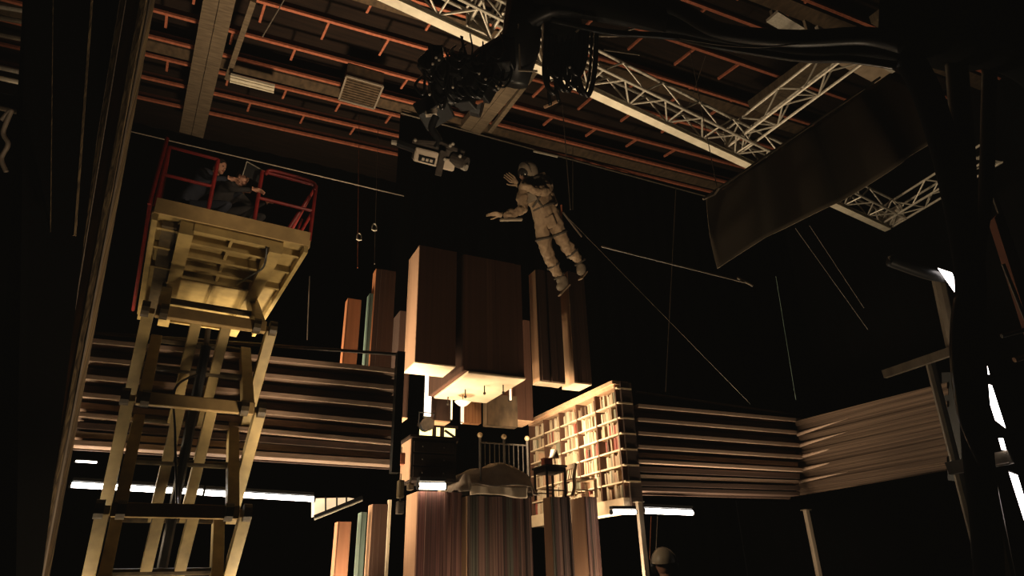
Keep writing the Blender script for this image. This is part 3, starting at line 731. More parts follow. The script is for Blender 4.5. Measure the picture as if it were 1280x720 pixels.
    rows = [zrow(212, 388, bn), zrow(197, 497, bn), zrow(187, 637, bn)]
    print('rows', rows)
    st = rows[1] - rows[2]
    zl = [Z0 - .1, rows[0], rows[1], rows[2], rows[2] - st, max(.5, rows[2] - 2 * st)]
    zl = [z for z in zl if z > .45]
    al = (.27, w - .27)
    for i in range(len(zl) - 1):
        for s, a in enumerate(al):
            sg = -1 if s == 0 else 1
            if i: P(MB().bar(q(a + sg * .09, bn, zl[i]), q(a + sg * .09, bf, zl[i + 1]), .15, .17, up=uy), 'scissor_arm', 'lift_paint', t, bevel=.006)
            P(MB().bar(q(a - sg * .08, bf, zl[i]), q(a - sg * .08, bn, zl[i + 1]), .15, .17, up=uy), 'scissor_arm', 'lift_paint', t, bevel=.006)
        for a in (w / 2 - .2, w / 2 + .2):
            if i: P(MB().bar(q(a, bn + .1, zl[i]), q(a, bf, zl[i + 1]), .14, .15, up=uy), 'scissor_arm', 'lift_paint', t, bevel=.006)
        # tubes across: near, middle, far
        zm = (zl[i] + zl[i + 1]) / 2; bm_ = (bn + bf) / 2
        P(MB().tube([q(al[0], bm_, zm), q(al[1], bm_, zm)], .05), 'pivot_tube', 'lift_dark', t)
    for z in zl[1:]:
        P(MB().bar(q(al[0], bn - .02, z), q(al[1], bn - .02, z), .12, .17), 'cross_beam', 'lift_kick', t, bevel=.01)
        P(MB().tube([q(al[0], bf, z), q(al[1], bf, z)], .05), 'pivot_tube', 'lift_dark', t)
        for a in al:
            for d in (-.13, .1):
                P(MB().tube([q(a + d - .05, bn - .03, z), q(a + d + .05, bn - .03, z)], .115, 12), 'pivot_boss', 'lift_dark', t)
    # hydraulic ram and hoses
    P(MB().tube([q(w / 2, bf - .2, zl[-2]), q(w / 2, bn + .3, zl[1] - .3)], .07, 10), 'hydraulic_ram', 'metal_black', t)
    P(MB().tube([q(w / 2, bn + .3, zl[1] - .35), q(w / 2 - .02, bn + .25, zl[1] - .05)], .04, 10), 'ram_rod', 'steel_grey', t)
    P(MB().tube(curve([q(w / 2 - .05, bn + .3, zl[2] + .5), q(w / 2 - .3, bn + .1, zl[2] + .2), q(w / 2 - .2, bn + .05, zl[2] - .4), q(w / 2, bn + .1, zl[3])]), .016, 6), 'hose', 'rubber', t, smooth=True)
    P(MB().tube(curve([q(w - .55, .1, Z0 - .1), q(w - .5, .5, Z0 - .22), q(w - .62, 1.0, Z0 - .2), q(w - .7, 1.6, Z0 - .1)]), .016, 6), 'hose', 'rubber', t, smooth=True)
    # chassis on wheels
    ch = P(ob(MB(), .15, w - .15, .2, bf + .4, .3, .5), 'chassis', 'lift_paint', t, bevel=.03)
    for a in (.1, w - .1):
        for b in (.4, bf + .2):
            P(MB().tube([q(a - .1, b, .28), q(a + .1, b, .28)], .28, 18), 'wheel', 'rubber', t)
    return q, w, Ld, Z0 + .08
def proj(p):
    v = p - CAM; c = v.x * EX + v.y * EY + v.z * EZ
    return 640 + F * c.x / -c.z, 360 - F * c.y / -c.z, -c.z
LQ, LW, LL, LZ = scissor_lift()

# ------------------------------------------------------------------ people
def skin_mesh(name, nodes, edges, m, parent=None, root=0, sub=2):
    """nodes: list of (point, radius)"""
    org = ORIG[parent.name] if parent is not None else nodes[root][0].copy()
    me = bpy.data.meshes.new(name); me.from_pydata([p - org for p, r in nodes], edges, []); me.update()
    me.materials.append(M[m]); o = bpy.data.objects.new(name, me); COL.objects.link(o)
    if parent is not None: o.parent = parent
    else: o.location = org
    ORIG[o.name] = org
    s = o.modifiers.new('skin', 'SKIN'); s.use_smooth_shade = True
    if not me.skin_vertices: me.skin_vertices.new()
    for i, (p, r) in enumerate(nodes):
        d = me.skin_vertices[0].data[i]; rr = r if isinstance(r, tuple) else (r, r); d.radius = rr; d.use_root = (i == root)
    u = o.modifiers.new('smooth', 'SUBSURF'); u.levels = sub; u.render_levels = sub
    return o
def hand(name, wrist, tip, palm_n, m, parent, size=.19, curl=.25, thumb_side=1):
    """palm and five separate fingers"""
    wrist = V(wrist); d = (V(tip) - wrist).normalized(); nrm = V(palm_n); nrm = (nrm - d * nrm.dot(d)).normalized(); s = d.cross(nrm) * thumb_side
    nodes = [(wrist, .032), (wrist + d * size * .28, (.04, .022))]; edges = [(0, 1)]
    for k, (off, ln) in enumerate(((-.036, .40), (-.012, .5), (.012, .54), (.036, .48))):
        b = len(nodes); kn = wrist + d * size * .48 - s * off * -1 * (size / .19)
        p1 = kn + d * size * ln * .5 + nrm * size * curl * .15; p2 = kn + d * size * ln + nrm * size * curl * .55
        nodes += [(kn, .014), (p1, .0115), (p2, .009)]; edges += [(1, b), (b, b + 1), (b + 1, b + 2)]
    b = len(nodes); kn = wrist + d * size * .25 + s * size * .22
    nodes += [(kn, .015), (kn + d * size * .2 + s * size * .14 + nrm * size * .1, .012), (kn + d * size * .36 + s * size * .18 + nrm * size * .16, .010)]
    edges += [(0, b), (b, b + 1), (b + 1, b + 2)]
    return skin_mesh(name, nodes, edges, m, parent, 0, 1)

def person(label, J, cloth, group=None, k=1.0, headwear=None, name='person', skin='skin', face=None, extra=None):
    """J: joint dictionary in world space"""
    r = lambda x: x * k
    names = ['pelvis', 'waist', 'chest', 'neck', 'sl', 'el', 'wl', 'sr', 'er', 'wr', 'hl', 'kl', 'al', 'hr', 'kr', 'ar']
    rad = dict(pelvis=(r(.15), r(.12)), waist=(r(.135), r(.1)), chest=(r(.16), r(.115)), neck=r(.06), sl=r(.075), el=r(.05), wl=r(.034), sr=r(.075), er=r(.05), wr=r(.034),
               hl=r(.095), kl=r(.062), al=r(.046), hr=r(.095), kr=r(.062), ar=r(.046))
    J = {a: V(b) for a, b in J.items()}
    nodes = [(J[n], rad[n]) for n in names]
    e = [(0, 1), (1, 2), (2, 3), (2, 4), (4, 5), (5, 6), (2, 7), (7, 8), (8, 9), (0, 10), (10, 11), (11, 12), (0, 13), (13, 14), (14, 15)]
    body = skin_mesh(name, nodes, e, cloth, None, 0, 2)
    tag(body, label, 'person', group)
    # head with face
    h = J['head']; fwd = V(face).normalized(); up = (h - J['neck']).normalized(); up = (up - fwd * up.dot(fwd)).normalized(); s = fwd.cross(up)
    rot = Matrix((s, fwd, up)).transposed()
    mb = MB().ball(h, .078, .095, .12, 16, 12, rot); mb.tube([h - up * .08 - fwd * .02, J['neck']], .055, 10)
    mb.ball(h + fwd * .095 - up * .015, .015, .022, .025, 8, 6, rot); mb.ball(h + fwd * .06 - up * .075, .045, .04, .03, 10, 6, rot)
    for q in (-1, 1): mb.ball(h + s * q * .08 - up * .01, .012, .025, .034, 8, 6, rot)
    P(mb, 'head', skin, body, smooth=True)
    mb = MB()
    for q in (-1, 1): mb.ball(h + s * q * .032 + fwd * .083 + up * .012, .013, .01, .009, 8, 6, rot)
    P(mb, 'eyes', 'wood_black', body)
    P(MB().ball(h + fwd * .09 - up * .05, .025, .008, .007, 8, 6, rot), 'mouth', BOOK[4], body)
    if headwear != 'hat': P(MB().ball(h - fwd * .015 + up * .03, .084, .097, .105, 14, 9, rot), 'hair', 'hair', body, smooth=True)
    if headwear == 'cap':
        P(MB().ball(h - fwd * .01 + up * .045, .088, .105, .085, 14, 8, rot, half=True).bar(h + fwd * .08 + up * .05, h + fwd * .18 + up * .04, .13, .012, up=up), 'cap', 'dark_cloth', body, smooth=True)
    if headwear == 'hat':
        P(MB().ball(h + up * .02, .115, .14, .135, 18, 8, rot, half=True), 'hard_hat', 'hat', body, smooth=True)
        P(MB().bar(h + fwd * .1 + up * .022, h + fwd * .19 + up * .015, .18, .014, up=up), 'hat_brim', 'hat', body)
        P(MB().tube([h + (s * math.cos(t) * .13 + up * (math.sin(t) * .16 - .005)) for t in [math.pi * i / 10 for i in range(11)]], .009, 6), 'headset_band', 'post', body)
        mb = MB()
        for q in (-1, 1): mb.ball(h + s * q * .11 - up * .02, .03, .045, .055, 10, 7, rot)
        P(mb, 'ear_cup', 'metal_black', body)
    for w_, e_, sd in (('wl', 'el', 1), ('wr', 'er', -1)):
        d = (J[w_] - J[e_]).normalized()
        hand('hand', J[w_], J[w_] + d * .2, fwd * .3 + V((0, 0, -1)), skin if name == 'person' else 'skin', body, .18, .5, sd)
    for a_, kk in (('al', 'kl'), ('ar', 'kr')):
        a = J[a_]; f = V((fwd.x, fwd.y, 0)).normalized()
        P(MB().tube([a + V((0, 0, .03)) - f * .05, a - V((0, 0, .05)) + f * .02, a - V((0, 0, .06)) + f * .16], [.05, .052, .036], 10), 'shoe', 'wood_black', body, smooth=True)
    return body
def stand(base, f, lean=0., h=1.78, arms='down', crouch=0.):
    """standing pose at base, facing f (horizontal)"""
    f = V((f[0], f[1], 0)).normalized(); s = f.cross(V((0, 0, 1))); k = h / 1.78; b = V(base)
    U = lambda x, y, z: b + s * x * k + f * y * k + V((0, 0, z * k))
    c = crouch
    J = dict(pelvis=U(0, -c * .3, .95 - c * .4), waist=U(0, lean * .1 - c * .25, 1.12 - c * .4), chest=U(0, lean * .25 - c * .1, 1.36 - c * .42), neck=U(0, lean * .36, 1.52 - c * .45), head=U(0, lean * .48 + .02, 1.66 - c * .47),
             sl=U(-.19, lean * .3 - c * .05, 1.43 - c * .43), sr=U(.19, lean * .3 - c * .05, 1.43 - c * .43), hl=U(-.1, -c * .25, .88 - c * .4), hr=U(.1, -c * .25, .88 - c * .4),
             kl=U(-.11, .03 + c * .3, .5 - c * .08), kr=U(.11, .03 + c * .3, .5 - c * .08), al=U(-.11, -.02, .09), ar=U(.11, -.02, .09))
    if arms == 'down': J.update(el=U(-.24, -.02, 1.14), wl=U(-.25, .06, .88), er=U(.24, -.02, 1.14), wr=U(.25, .06, .88))
    elif arms == 'rail': J.update(el=U(-.27, lean * .3 + .12, 1.2 - c * .4), wl=U(-.17, lean * .3 + .38, 1.08 - c * .3), er=U(.27, lean * .3 + .12, 1.2 - c * .4), wr=U(.17, lean * .3 + .38, 1.08 - c * .3))
    elif arms == 'camera': J.update(el=U(-.25, .2, 1.2 - c * .4), wl=U(-.08, .4, 1.42 - c * .45), er=U(.25, .2, 1.2 - c * .4), wr=U(.1, .4, 1.42 - c * .45))
    return J, U
# two crew in the lift bucket: sitting low behind the toe board
def base_for(px, py, b, headz):
    # a across such that the head lands on the pixel column
    best = None
    for i in range(60):
        a = .1 + i * (LW - .2) / 60; p = LQ(a, b, headz); e = abs(proj(p)[0] - px)
        if best is None or e < best[0]: best = (e, a)
    return best[1]
def lift_head(px, py, b):
    a = .8
    for _ in range(5):
        lo, hi = LZ, LZ + 2.5
        for _ in range(30):
            m = (lo + hi) / 2
            if proj(LQ(a, b, m))[1] > py: lo = m
            else: hi = m
        a = base_for(px, py, b, lo)
    return a, lo
a1, z1 = lift_head(274, 209, .35); a2, z2 = lift_head(304, 223, .3)
print('heads', a1, z1 - LZ, a2, z2 - LZ)
fc = (UX * .75 - UY * .65)
for (a, b, z, lab, hw, arms, cloth) in ((a1, .35, z1, 'crew member in dark jacket looking right inside the lift basket, left one', None, 'rail', 'navy'),
                                        (a2, .3, z2, 'crew member with cap behind a monitor inside the lift basket', 'cap', 'rail', 'dark_cloth')):
    hz = z - LZ; c = max(0, (1.66 - hz) / .47)
    J, U = stand(LQ(a, b + .12, LZ), fc, .25, 1.75, arms, min(c, 1.3))
    # keep the head where it belongs
    dlt = LQ(a, b, z) - J['head']
    for kx in J:
        if kx not in ('al', 'ar', 'kl', 'kr'): J[kx] = J[kx] + dlt
    person(lab, J, cloth, headwear=hw, face=fc - V((0, 0, .35)))
# monitor held at the lift
c = LQ(a2 + .12, .12, z2 + .02)
t = thing('monitor', c, 'small dark monitor with pale lit edges beside the capped crew member', 'monitor')
f = (UX * .5 - UY).normalized(); sx = f.cross(V((0, 0, 1))); up = V((0, 0, 1)) + f * .2
P(MB().bar(c - sx * .14, c + sx * .14, .03, .2, up=up), 'body', 'metal_black', t, bevel=.005)
P(MB().bar(c - sx * .15 + up * .11, c + sx * .15 + up * .11, .012, .012), 'edge', 'alu', t)
P(MB().bar(c + sx * .15 + up * .11, c + sx * .15 - up * .11, .012, .012), 'edge', 'alu', t)
# person with hard hat at the bottom
h = at(830, 706, D=6.2)
J, U = stand(V((h.x, h.y, 0)), (.75, .6), .0, 1.78 * (h.z / 1.66), 'down')
person('person in a pale hard hat and headset at the bottom of the picture', J, 'dark_cloth', headwear='hat', face=(.75, .6, .1))

# ------------------------------------------------------------------ astronaut on wires
def astronaut():
    D = 9.4
    j = lambda x, y, d=0: at(600 + x / 3.789, 190 + y / 3.789, D=D + d)
    N = {}
    body = [(j(322, 305), (.17, .13)), (j(300, 262), (.15, .125)), (j(262, 195, -.03), (.19, .15)), (j(242, 132, -.02), .08),   # 0 pelvis 1 waist 2 chest 3 neck
            (j(212, 158, -.1), .095), (j(200, 215, -.2), .088), (j(208, 275, -.25), .076), (j(160, 288, -.32), .068), (j(112, 300, -.4), .054),    # 4.. left image arm
            (j(312, 150, .05), .095), (j(316, 180, -.1), .088), (j(290, 188, -.24), .076), (j(235, 172, -.33), .066), (j(185, 155, -.38), .052),      # 9.. folded arm
            (j(288, 330, -.02), .13), (j(300, 405, .02), .118), (j(318, 480, .06), .092), (j(348, 540, .2), .092), (j(376, 588, .28), .07),   # 14.. leg left image
            (j(352, 318, .02), .13), (j(368, 375, .05), .118), (j(398, 432, .1), .094), (j(438, 480, .22), .092), (j(474, 522, .3), .07)]      # 19.. leg right image
    e = [(0, 1), (1, 2), (2, 3), (2, 4), (4, 5), (5, 6), (6, 7), (7, 8), (2, 9), (9, 10), (10, 11), (11, 12), (12, 13), (0, 14), (14, 15), (15, 16), (16, 17), (17, 18), (0, 19), (19, 20), (20, 21), (21, 22), (22, 23)]
    o = skin_mesh('astronaut', body, e, 'suit', None, 0, 3)
    tag(o, 'person in a dusty white space suit and helmet flying on wires above the set', 'person')
    tx = bpy.data.textures.new('suit folds', 'CLOUDS'); tx.noise_scale = .075
    dm = o.modifiers.new('folds', 'DISPLACE'); dm.texture = tx; dm.strength = .07; dm.mid_level = .5
    back = (-ray(680, 270)).normalized()
    toC = (CAM - j(262, 195)).normalized()      # towards the viewer
    fwd = (j(160, 110) - j(230, 90)).normalized()  # where he looks: image left
    hc = j(228, 92, -.02); up = (hc - j(245, 135)).normalized()
    f = (fwd * .8 + toC * .6); f = (f - up * f.dot(up)).normalized(); s = f.cross(up); rot = Matrix((s, f, up)).transposed()
    hm = P(MB().ball(hc, .135, .155, .15, 20, 14, rot), 'helmet', 'boot', o, smooth=True)
    P(MB().ball(hc + f * .055 - up * .0, .112, .115, .11, 18, 12, rot), 'visor', 'visor', hm, smooth=True)
    P(MB().ball(hc + f * .1 - up * .02, .07, .07, .09, 12, 9, rot), 'face', 'skin', hm, smooth=True)
    ring = [hc - up * .12 + (s * math.cos(t) + f * math.sin(t)) * .115 for t in [2 * math.pi * i / 20 for i in range(21)]]
    P(MB().tube(ring, .022, 8), 'neck_ring', 'suit_dark', o, smooth=True)
    ring = [hc + up * .02 + f * .05 + (s * math.cos(t) * .125 + up * math.sin(t) * .125) for t in [2 * math.pi * i / 20 for i in range(21)]]
    P(MB().tube(ring, .012, 6), 'visor_rim', 'suit_dark', hm, smooth=True)
    # backpack on the far side
    bc = j(285, 195, .24); ax = (j(255, 150) - j(300, 262)).normalized()
    sid = ax.cross(toC).normalized(); nb = sid.cross(ax)
    def bx(c, a, b, d): return MB().hexa([c + sid * x * a + nb * y * b + ax * z * d for z in (-1, 1) for x, y in ((-1, -1), (1, -1), (1, 1), (-1, 1))])
    P(bx(bc, .19, .1, .27), 'backpack', 'suit', o, bevel=.04)
    # chest unit and webbing
    P(bx(j(238, 215, -.2), .09, .045, .07), 'chest_unit', 'boot', o, bevel=.015)
    for a, b in (((215, 165), (300, 262)), ((312, 165), (250, 262))):
        P(MB().tube(curve([j(*a, -.17), j((a[0] + b[0]) / 2, (a[1] + b[1]) / 2, -.23), j(*b, -.16)], 5), .016, 6), 'strap', 'suit_dark', o, smooth=True)
    for (c, d, r) in ((j(300, 262), ax, .165), (j(348, 540, .2), (j(376, 588) - j(318, 480)).normalized(), .094), (j(438, 480, .22), (j(474, 522) - j(398, 432)).normalized(), .094), (j(304, 412, .02), (j(318, 480) - j(288, 330)).normalized(), .122), (j(374, 390, .06), (j(398, 432) - j(352, 318)).normalized(), .12)):
        u = d.cross(toC).normalized(); w = d.cross(u)
        P(MB().tube([c + (u * math.cos(t) + w * math.sin(t)) * r for t in [2 * math.pi * i / 18 for i in range(19)]], .018, 6), 'belt' if r > .15 else 'leg_strap', 'suit_dark', o, smooth=True)
    # hip bag
    P(bx(j(335, 330, -.14), .07, .05, .09), 'pouch', 'suit', o, bevel=.02)
    # boots: sole line faces the viewer's lower side
    for (an, heel, toe, dd) in (((376, 588), (432, 622), (372, 668), .3), ((474, 522), (512, 560), (472, 592), .32)):
        A = j(*an, dd); H = j(heel[0] - 14, heel[1] - 4, dd + .02); T = j(*toe, dd - .1); C = (H + T) / 2
        bt = skin_mesh('boot', [(A, .078), (A * .5 + C * .5, .088), (H, .06), (C * .7 + A * .3, .082), (T + (A - T) * .14, .066)], [(0, 1), (1, 2), (1, 3), (3, 4)], 'boot', o, 0, 2)
        P(MB().bar(H - (A - C).normalized() * .045, T - (A - C).normalized() * .04, .1, .022, up=(A - C)), 'sole', 'suit', o, bevel=.008)
        d = (j(*an, dd) - j(an[0] - 30, an[1] - 48, dd)).normalized(); u = d.cross(toC).normalized(); w = d.cross(u)
        P(MB().tube([A + (u * math.cos(t) + w * math.sin(t)) * .085 for t in [2 * math.pi * i / 16 for i in range(17)]], .016, 6), 'ankle_strap', 'suit_dark', o, smooth=True)
    hand('glove', j(112, 300, -.4), j(40, 285, -.5), V((0, 0, -1)), 'suit', o, .26, .3, -1)
    hand('glove', j(185, 155, -.38), j(150, 128, -.42), -toC, 'suit', o, .24, .5, 1)
    # forearm panel
    P(MB().bar(j(95, 322, -.42), j(200, 320, -.3), .05, .03), 'forearm_panel', 'boot', o, bevel=.006)
    # harness rod and wires
    t = thing('flying_harness', j(330, 200), 'thin metal spreader hoop at the back of the flying astronaut', 'harness')
    P(MB().tube(curve([j(300, 118, .2), j(325, 118, .2), j(340, 150, .2), j(345, 190, .2), j(358, 255, .2)], 5), .016, 6), 'hoop', 'post', t, smooth=True)
    P(MB().tube([j(385, 250, .2), j(387, 345, .2)], .014, 6), 'hanger', 'red_panel', t)
    P(MB().tube([j(392, 285, .25), j(482, 402, .3)], .014, 6), 'rod', 'wire', t)
astronaut()
# the wires and long rod
def wire(label, a, b, r=.008, m='wire', name='wire'):
    tag(MB().tube([a, b], r, 6).build(name, m), label, 'wire')
Dw = 9.5
wire('flying wire running up from the back of the astronaut', at(713, 262, D=Dw), at(703, 130, D=11.5), .008)
wire('second flying wire above the astronaut beside the black drop', at(716, 262, D=Dw), at(716, 182, D=11), .005)
t = thing('long_rod', at(848, 332, D=10), 'long thin rod with bright end floating right of the astronaut', 'rod')
P(MB().tube([at(752, 308, D=10), at(935, 354, D=11)], .014, 6), 'shaft', 'wire', t)
P(MB().tube([at(922, 347, D=10.95), at(941, 357, D=11)], .022, 8), 'tip', 'steel_grey', t)
for i, (a, b, lab, r) in enumerate((((449, 140), (447, 335), 'thin dark red line hanging above the orange board, left one', .007), ((473, 145), (468, 330), 'thin line hanging above the teal board, right one', .007),
        ((845, 235), (832, 490), 'faint slack line hanging behind the bookcase top', .008), ((862, 60), (897, 238), 'pair line dropping from the roof to the canvas corner', .008),
        ((700, 262), (938, 505), 'thin line sloping from the astronaut down to the right slat wall', .0032), ((970, 345), (995, 500), 'faint bluish line hanging above the end of the right slat wall', .006),
        ((994, 285), (1085, 412), 'faint line sloping below the dark canvas', .006), ((1012, 282), (1080, 385), 'second faint line sloping below the dark canvas', .006),
        ((387, 345), (384, 425), 'short thin line with hook over the left slat wall', .01), ((882, 70), (862, 130), 'thin line hanging from the roof behind the cable arch', .007),
        ((355, 0), (328, 46), 'pale line hanging from the roof by the left timber beam', .016), ((822, 645), (820, 690), 'thin line hanging under the right tube light', .008), ((814, 645), (812, 700), 'thin reddish line under the right tube light', .006),
        ((150, 161), (505, 245), 'long pale batten pipe crossing behind the lift basket', .015))):
    D0 = 15.5 if i in (0, 1, 9, 10, 13) else 11.5
    wire(lab, at(*a, D=D0 + (3 if i in (0, 1, 3) else 0)), at(*b, D=D0 - (2 if i in (0, 1) else 0)), r, 'teal' if i == 5 else ('red_panel' if i in (0, 12) else 'wire'), 'pipe' if i == 13 else 'wire')
for (x, y0, lab) in ((468, 284, 'small shackle on the line over the teal board'), (449, 296, 'small shackle on the line over the orange board')):
    c = at(x, y0, D=14)
    t = thing('shackle', c, lab, 'shackle'); P(MB().tube([c + V((math.cos(k) * .05, 0, math.sin(k) * .09)) for k in [2 * math.pi * i / 12 for i in range(13)]], .014, 6), 'ring', 'alu', t); P(MB().tube([c + V((-.06, 0, -.07)), c + V((.06, 0, -.07))], .014, 6), 'pin', 'alu', t)

# ------------------------------------------------------------------ dark canvas
def canvas():
    c = [at(883, 248, D=10.2), at(1112, 92, D=10.6), at(1205, 160, D=9.3), at(903, 332, D=9.4)]
    def fn(u, v):
        p = (c[0] * (1 - u) + c[1] * u) * (1 - v) + (c[3] * (1 - u) + c[2] * u) * v
        return p + V((0, .12 * math.sin(u * 22 + v * 2), .05 * math.sin(u * 9) * v))
    t = thing('hanging_canvas', c[0], 'large dark grey canvas sheet stretched on a pole at upper right', 'canvas')
    P(MB().grid(fn, 60, 20), 'cloth', 'banner', t, smooth=True, solid=.015)
    P(MB().tube([at(879, 249, D=10.15), at(1100, 97, D=10.6)], .022, 8), 'pole', 'steel_grey', t)
    P(MB().tube([at(879, 249, D=10.15), at(893, 243, D=10.15), at(899, 235, D=10.1)], .02, 8), 'pole_end', 'post', t)
canvas()

# ------------------------------------------------------------------ camera crane: column, arch, head
def crane():
    base = at(1215, 719, D=4.6)
    t = thing('camera_crane', V((base.x, base.y, 0)), 'black camera crane tower and arched arm wrapped in cables at right', 'crane')
    # tower
    def pl(pts, D): return [at(x, y, D=D + dd) for x, y, dd in pts]
    P(MB().tube(curve(pl([(1240, 860, 0), (1235, 700, 0), (1222, 560, 0), (1212, 430, 0), (1212, 340, 0), (1190, 220, .1), (1160, 120, .2), (1128, 60, .3)], 4.6)), .095, 12), 'tower_cover', 'black', t, smooth=True)
    P(MB().tube(curve(pl([(1230, 700, 0), (1222, 560, 0), (1212, 400, 0), (1208, 300, 0), (1205, 200, .1), (1198, 110, .2), (1190, 20, .3)], 4.7)), .075, 10), 'cable_bundle', 'rubber', t, smooth=True)
    P(MB().tube(curve(pl([(1215, 520, 0), (1218, 360, 0), (1232, 240, 0), (1236, 120, 0), (1240, -20, 0)], 4.9)), .05, 10), 'cable_bundle', 'rubber', t, smooth=True)
    P(MB().tube(curve(pl([(1206, 430, 0), (1200, 375, 0), (1195, 440, -.1), (1205, 520, -.1), (1230, 580, 0)], 4.5)), .04, 8), 'cable_bundle', 'rubber', t, smooth=True)
    # upper mass (weight bucket)
    a = at(1190, 20, D=4.6)
    P(MB().ball(at(1215, 10, D=4.9), .62, .5, .42, 16, 10), 'cover_bag', 'black', t, smooth=True)
    P(MB().tube(curve(pl([(1100, 40, .2), (1180, 30, 0), (1300, 60, 0), (1400, 150, 0)], 4.8)), .26, 12), 'cover_bag', 'black', t, smooth=True)
    # arch arm
    P(MB().tube(curve(pl([(1130, 70, 0), (1080, 62, .2), (1000, 62, .5), (920, 50, .9), (850, 35, 1.3), (780, 22, 1.7), (700, 12, 2.0), (650, 35, 2.1)], 4.8)), .085, 10), 'arm', 'metal_black', t, smooth=True)
    P(MB().tube(curve(pl([(1130, 55, 0), (1080, 45, .2), (990, 48, .5), (900, 38, .9), (840, 8, 1.3), (760, -10, 1.7), (690, -10, 2)], 4.7)), .07, 10), 'arm', 'metal_black', t, smooth=True)
    P(MB().tube(curve(pl([(1120, 82, 0), (1060, 74, .2), (1000, 73, .5), (900, 58, .9), (840, 46, 1.3), (760, 40, 1.7), (690, 25, 2)], 4.6)), .03, 8), 'cable', 'rubber', t, smooth=True)
    P(MB().tube(curve(pl([(1000, 54, .5), (950, 59, .6), (900, 56, .9), (850, 48, 1.2)], 4.55)), .006, 6), 'cable', 'wire', t, smooth=True)
    P(MB().tube(curve(pl([(840, 20, 1.3), (780, 5, 1.6), (700, -5, 2.0), (650, -20, 2.1)], 4.8)), .16, 10), 'arm_cover', 'black', t, smooth=True)
    return t
crane()
def crane_head():
    c = at(625, 80, D=7.0)
    t = thing('crane_head', c, 'black remote crane head tangled in hanging cables at top centre', 'crane head')
    j = lambda x, y, d=0: at(x, y, D=7.0 + d)
    P(MB().tube([j(655, 5), j(650, 60), j(642, 105)], [.2, .22, .16], 12), 'head_post', 'metal_black', t, smooth=True)
    P(MB().tube([j(700, 10, .1), j(706, 60, .1), j(704, 95, .1)], [.2, .26, .15], 12), 'head_post', 'metal_black', t, smooth=True)
    P(MB().tube([j(560, 120), j(610, 80), j(650, 50)], [.16, .2, .15], 12), 'tilt_arm', 'metal_black', t, smooth=True)
    P(MB().ball(j(560, 105), .2, .2, .26, 14, 10), 'motor', 'metal_black', t, smooth=True)
    P(MB().tube([j(592, 125), j(604, 128)], .17, 16), 'motor', 'metal_black', t)
    P(MB().tube(curve([j(585, 122, -.1), j(596, 128, -.16), j(610, 121, -.1)], 6), .022, 8), 'motor_ring', 'red_panel', t, smooth=True)
    P(MB().bar(j(545, 60), j(545, 130), .16, .2), 'bracket', 'metal_black', t, bevel=.01)
    P(MB().bar(j(525, 148), j(560, 128), .3, .2), 'bracket', 'metal_black', t, bevel=.02)
    P(MB().bar(j(532, 141, -.15), j(546, 140, -.15), .05, .08), 'plate', 'cam_white', t)
    rng = random.Random(4)
    for k in range(12):
        x = 535 + k * 8 + rng.uniform(-3, 3); y = 75 + rng.uniform(-8, 8); dp = rng.uniform(20, 55); w = rng.uniform(10, 22)
        P(MB().tube(curve([j(x, y, -.1), j(x - 3, y + dp * .7, -.25), j(x + w * .5, y + dp, -.25), j(x + w, y + dp * .6, -.2), j(x + w + 4, y - 8, -.1)], 8), rng.uniform(.012, .022), 6), 'cable_loop', 'rubber', t, smooth=True)
    for k in range(16):
        x = 528 + k * 6.5 + rng.uniform(-4, 4); y = 66 + rng.uniform(0, 40) - k * 1.5; dp = rng.uniform(14, 40); w = rng.uniform(-14, 18)
        P(MB().tube(curve([j(x, y, -.12), j(x - 8, y + dp * .5, -.3), j(x + w * .4, y + dp, -.34), j(x + w, y + dp * .4, -.3), j(x + w * .6, y - 12, -.15)], 8), rng.uniform(.008, .016), 6), 'cable_loop', 'rubber', t, smooth=True)
    for x, y, w, h in ((540, 78, 9, 13), (553, 92, 10, 12), (573, 84, 12, 15), (590, 100, 10, 14), (612, 88, 12, 16), (630, 72, 14, 18), (583, 128, 10, 8), (605, 112, 9, 11)):
        a, b = j(x - w, y, -.1), j(x + w, y + rng.uniform(-5, 5), -.2)
        P(MB().bar(a, b, .16, h * .0088 * 2), 'gear_box', 'metal_black', t, bevel=.015)
    for x, y in ((545, 72), (549, 75), (541, 80), (599, 92), (607, 99), (566, 109), (537, 118), (548, 133), (623, 110), (690, 100), (712, 84)):
        P(MB().ball(j(x, y, -.34), .016, nu=8, nv=6), 'fitting', 'alu', t)  # small pale beads added for the glints in the cable tangle
    for k in range(8):
        x = 684 + k * 6; dp = rng.uniform(40, 75)
        P(MB().tube(curve([j(x, 45, -.1), j(x - 3, 45 + dp * .7, -.25), j(x + 9, 45 + dp, -.25), j(x + 17, 45 + dp * .6, -.2), j(x + 20, 35, -.1)], 8), rng.uniform(.014, .03), 6), 'cable_loop', 'rubber', t, smooth=True)
    for (p, q_) in (((690, 70), (688, 132)), ((697, 70), (699, 128))): P(MB().tube(curve([j(*p, -.2), j((p[0] + q_[0]) / 2 - 4, 100, -.25), j(*q_, -.2)], 6), .02, 6), 'cable_end', 'rubber', t, smooth=True)
    P(MB().tube([j(680, 134, -.1), j(697, 126, -.1)], .02, 8), 'connector', 'pale', t)
    for (a, b) in (((648, 88), (672, 89)), ((720, 40), (727, 33)), ((648, 30), (650, 88))): P(MB().tube([j(*a, -.2), j(*b, -.2)], .012, 6), 'bright_edge', 'steel_grey', t)
    # thin spars at the upper right of the head
    for (a, b) in (((685, 4), (820, 26)), ((760, 46), (820, 26)), ((755, 62), (800, 68)), ((700, 45), (790, 45))): P(MB().tube([j(*a), j(*b, -.2)], .012, 6), 'spar', 'steel_grey', t)
crane_head()
